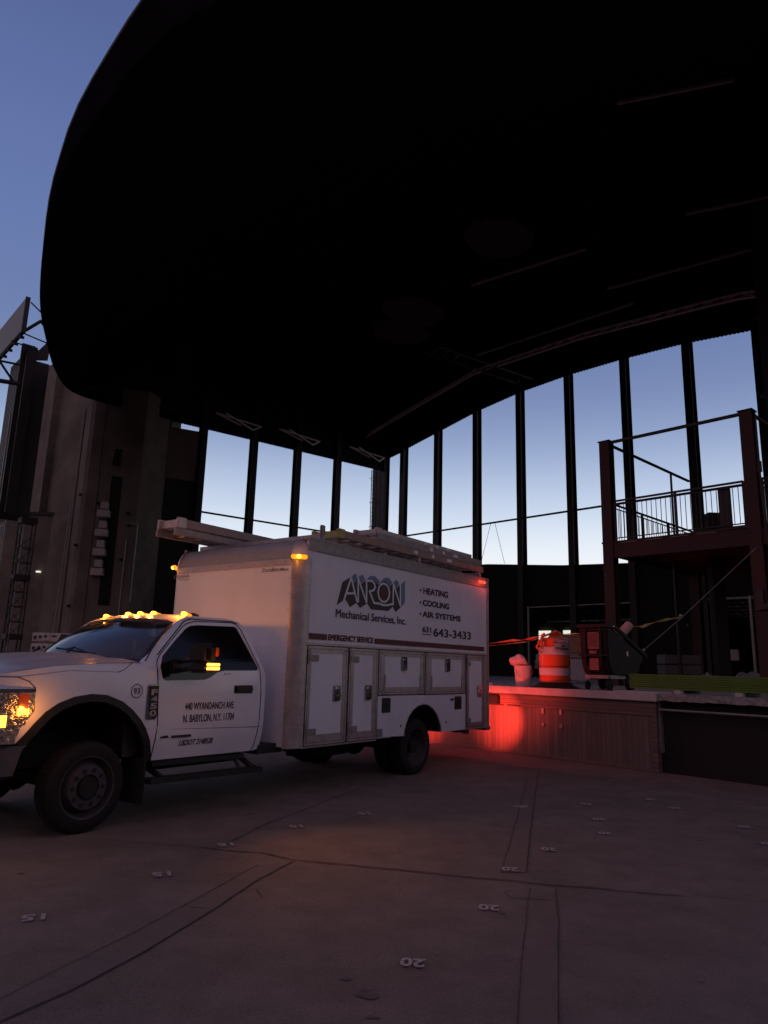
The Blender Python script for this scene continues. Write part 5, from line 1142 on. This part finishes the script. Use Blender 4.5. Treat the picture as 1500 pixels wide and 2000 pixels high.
# ------------------------------------------------------------------ steel platform
PB = Vector((5.8, 18.5, 1.2)); rzB = math.atan2(-math.cos(rad(44)), math.sin(rad(44)))
pf = thing('steel_platform', 'red steel viewing platform with black railings on the stage', 'platform', PB, rzB)
H0 = 7.53-1.2; LB = 3.60; DB = 5.2; dz = 4.80-1.2
def post(b, x, y, z0, z1, w_=.25):
    b.bx(x, x+w_, y-w_/2, y-w_/2+.02, z0, z1); b.bx(x, x+w_, y+w_/2-.02, y+w_/2, z0, z1); b.bx(x+w_/2-.01, x+w_/2+.01, y-w_/2+.02, y+w_/2-.02, z0, z1)
for x, y, h in ((.02, 0, H0), (LB, 0, H0), (.02, DB, dz+.2), (LB, DB, dz+1.0)):
    b = B(); post(b, x, y, 0, h, .28); b.bx(x-.03, x+.31, y-.17, y+.17, h-.0, h+.02); b.bx(x-.08, x+.36, y-.22, y+.22, 0, .02); b.build('post', M['redsteel'], pf, smooth=False)
b = B()
b.beam((.1, 0, H0-.02), (LB+.1, 0, H0-.02), .07, .07); b.beam((.16, .1, H0-.02), (.16, DB, H0-.02), .06, .06); b.beam((LB+.2, .1, H0-.02), (LB+.2, DB+2, H0-.02), .06, .06)
b.beam((.16, 3.9, H0), (.16, 3.9, dz+.05), .05, .05); b.beam((.04, 3.9, dz+.72), (.4, 3.9, dz+.72), .04, .03)
b.build('top_beam', M['steeldark'], pf, smooth=False)
b = B(); b.bx(0, LB+.3, -.1, .0, dz-.42, dz-.03); b.bx(0, LB+.3, DB, DB+.1, dz-.30, dz); b.bx(.0, .1, 0, DB, dz-.30, dz); b.bx(LB+.2, LB+.3, 0, DB, dz-.30, dz)
for k in range(1, 5): b.bx(.1, LB+.2, DB*k/5-.05, DB*k/5+.05, dz-.26, dz-.03)
b.build('deck_frame', M['redsteel'], pf, smooth=False)
b = B(); b.bx(-.02, LB+.32, -.12, DB+.12, dz-.02, dz+.02); b.build('deck_plate', M['steeldark'], pf, smooth=False)
b = B(); b.bx(LB+.3, LB+4, -.1, .0, dz-.42, dz-.03); b.bx(LB+.3, LB+4, -.12, 2, dz-.02, dz+.02); b.build('side_deck', M['redsteel'], pf, smooth=False)
def railing(x0, y0, x1, y1, n, posts, name='railing'):
    b = B(); p, q = Vector((x0, y0, 0)), Vector((x1, y1, 0)); up = lambda z: Vector((0, 0, dz+z))
    b.beam(p+up(1.08), q+up(1.08), .05, .045); b.beam(p+up(.98), q+up(.98), .03, .025); b.beam(p+up(.10), q+up(.10), .03, .025)
    for i in range(n+1): c = p.lerp(q, i/n); b.tube(c+up(.1), c+up(.98), .009, 6)
    for i in range(posts+1): c = p.lerp(q, i/posts); b.beam(c+up(0), c+up(1.08), .055, .055)
    return b.build(name, M['steeldark'], pf, smooth=False)
railing(.36, -.05, LB-.05, -.05, 26, 2); railing(.16, .2, .16, DB, 34, 3); railing(.2, DB, LB+.2, DB, 22, 2); railing(LB+.25, .2, LB+.25, DB, 30, 3); railing(LB+.35, -.05, LB+3.5, -.05, 24, 2)
b = B(); b.bx(2.95, 3.2, -.0, .12, dz+.02, dz+1.0); b.build('control_box', M['black'], pf, smooth=False)
b = B()
for k in range(4): b.bx(.5+k*.65, .95+k*.65, -.13, -.125, dz-.045, dz-.035)
for k in range(4): b.ball((.06, -.145, 4.05-1.2-.1-k*.11), .012, 1)
b.build('fixing_plate', M['galv'], pf, smooth=False)
b = B(); b.path([(LB+.34, -.1, H0-.2), (LB+.36, -.16, H0-.5), (LB+.36, -.16, H0-2.0), (LB+.42, -.16, H0-3.2)], .025, 8); b.box((LB+.37, -.17, H0-1.4), (.08, .06, .25)); b.build('conduit', M['steeldark'], pf)
b = B(); b.box((LB+.14, -.17, 1.95), (.16, .06, .45)); b.box((LB+.3, -.2, 1.8), (.25, .05, .12)); b.build('junction_box', M['black'], pf, smooth=False)
# dark curtain posts between the bay openings
for k, (u, lab) in enumerate(((20.9, 'thick dark pole standing before the right bay opening'), (19.1, 'thin dark stand left of the right bay opening'))):
    pass
tp = thing('dark_post', 'thick dark post in front of the right bay opening', 'post', (8.9, 19.0, 1.2))
b = B(); b.bx(-.16, .16, -.16, .16, 0, 4.6, bev=.01); b.bx(-.22, .22, -.22, .22, 0, .03); b.build('post_shaft', M['blackwall'], tp, smooth=False)
sp_ = thing('lighting_stand', 'slim dark stand with cross arm left of the right bay opening', 'stand', (8.05, 19.6, 1.2))
b = B(); b.tube((0, 0, 0), (0, 0, 3.6), .05, 10); b.tube((-.25, 0, 1.75), (.2, -.1, 1.68), .03, 8); b.box((.28, -.1, 1.62), (.14, .1, .1)); b.build('stand_pole', M['steeldark'], sp_)
# cartons on pallets by the concrete tower
M['carton'] = mat('white_printed_carton', (.50, .48, .46), .8, var=.12, scale=8); M['cartdark'] = mat('carton_print', (.04, .035, .04), .6, var=.2)
pl = thing('pallet', 'wooden pallet under the white cartons left of the cab', 'pallet', (-8.8, 20.4, 0))
b = B()
for y in (-.45, 0, .45): b.bx(-.75, .75, y-.05, y+.05, 0, .1)
for k in range(7): b.bx(-.75+k*.225, -.65+k*.225, -.5, .5, .1, .13)
b.build('pallet_boards', M['cladh'], pl, smooth=False)
rows = ('lowest', 'second lowest', 'second highest', 'top'); z = .14
for r_ in range(8):
    h = .25
    for c_ in range(3):
        lab = '%s carton in the %s layer of the pallet left of the cab' % (('left', 'middle', 'right')[c_], ('lowest', 'second', 'third', 'fourth', 'fifth', 'sixth', 'second highest', 'top')[r_])
        t = thing('carton', lab, 'carton', (-9.3+c_*.49+random.uniform(-.01, .01), 20.4, z), 0, 'white cartons stacked on the pallet')
        b = B(); b.bx(-.24, .24, -.45, .45, 0, h-.015, bev=.008); b.build('carton_box', M['carton'], t, smooth=False)
        if r_ >= 5:
            b = B()
            if c_ == 0:
                for q in range(3): b.bx(-.2+q*.14, -.11+q*.14, -.454, -.451, .06+.02*q, .15+.01*q)
                b.bx(-.21, .2, -.454, -.451, .03, .04)
            else: b.poly([[(-.02, .03), (.22, .03), (.22, .21), (.06, .21)]], lambda x, z_: (x, -.453, z_), .002, (0, 1, 0)); b.bx(-.2, -.06, -.454, -.451, .12, .17)
            b.build('carton_print', M['cartdark'], t, smooth=False)
    z += h+(.04 if r_ in (6,) else 0)
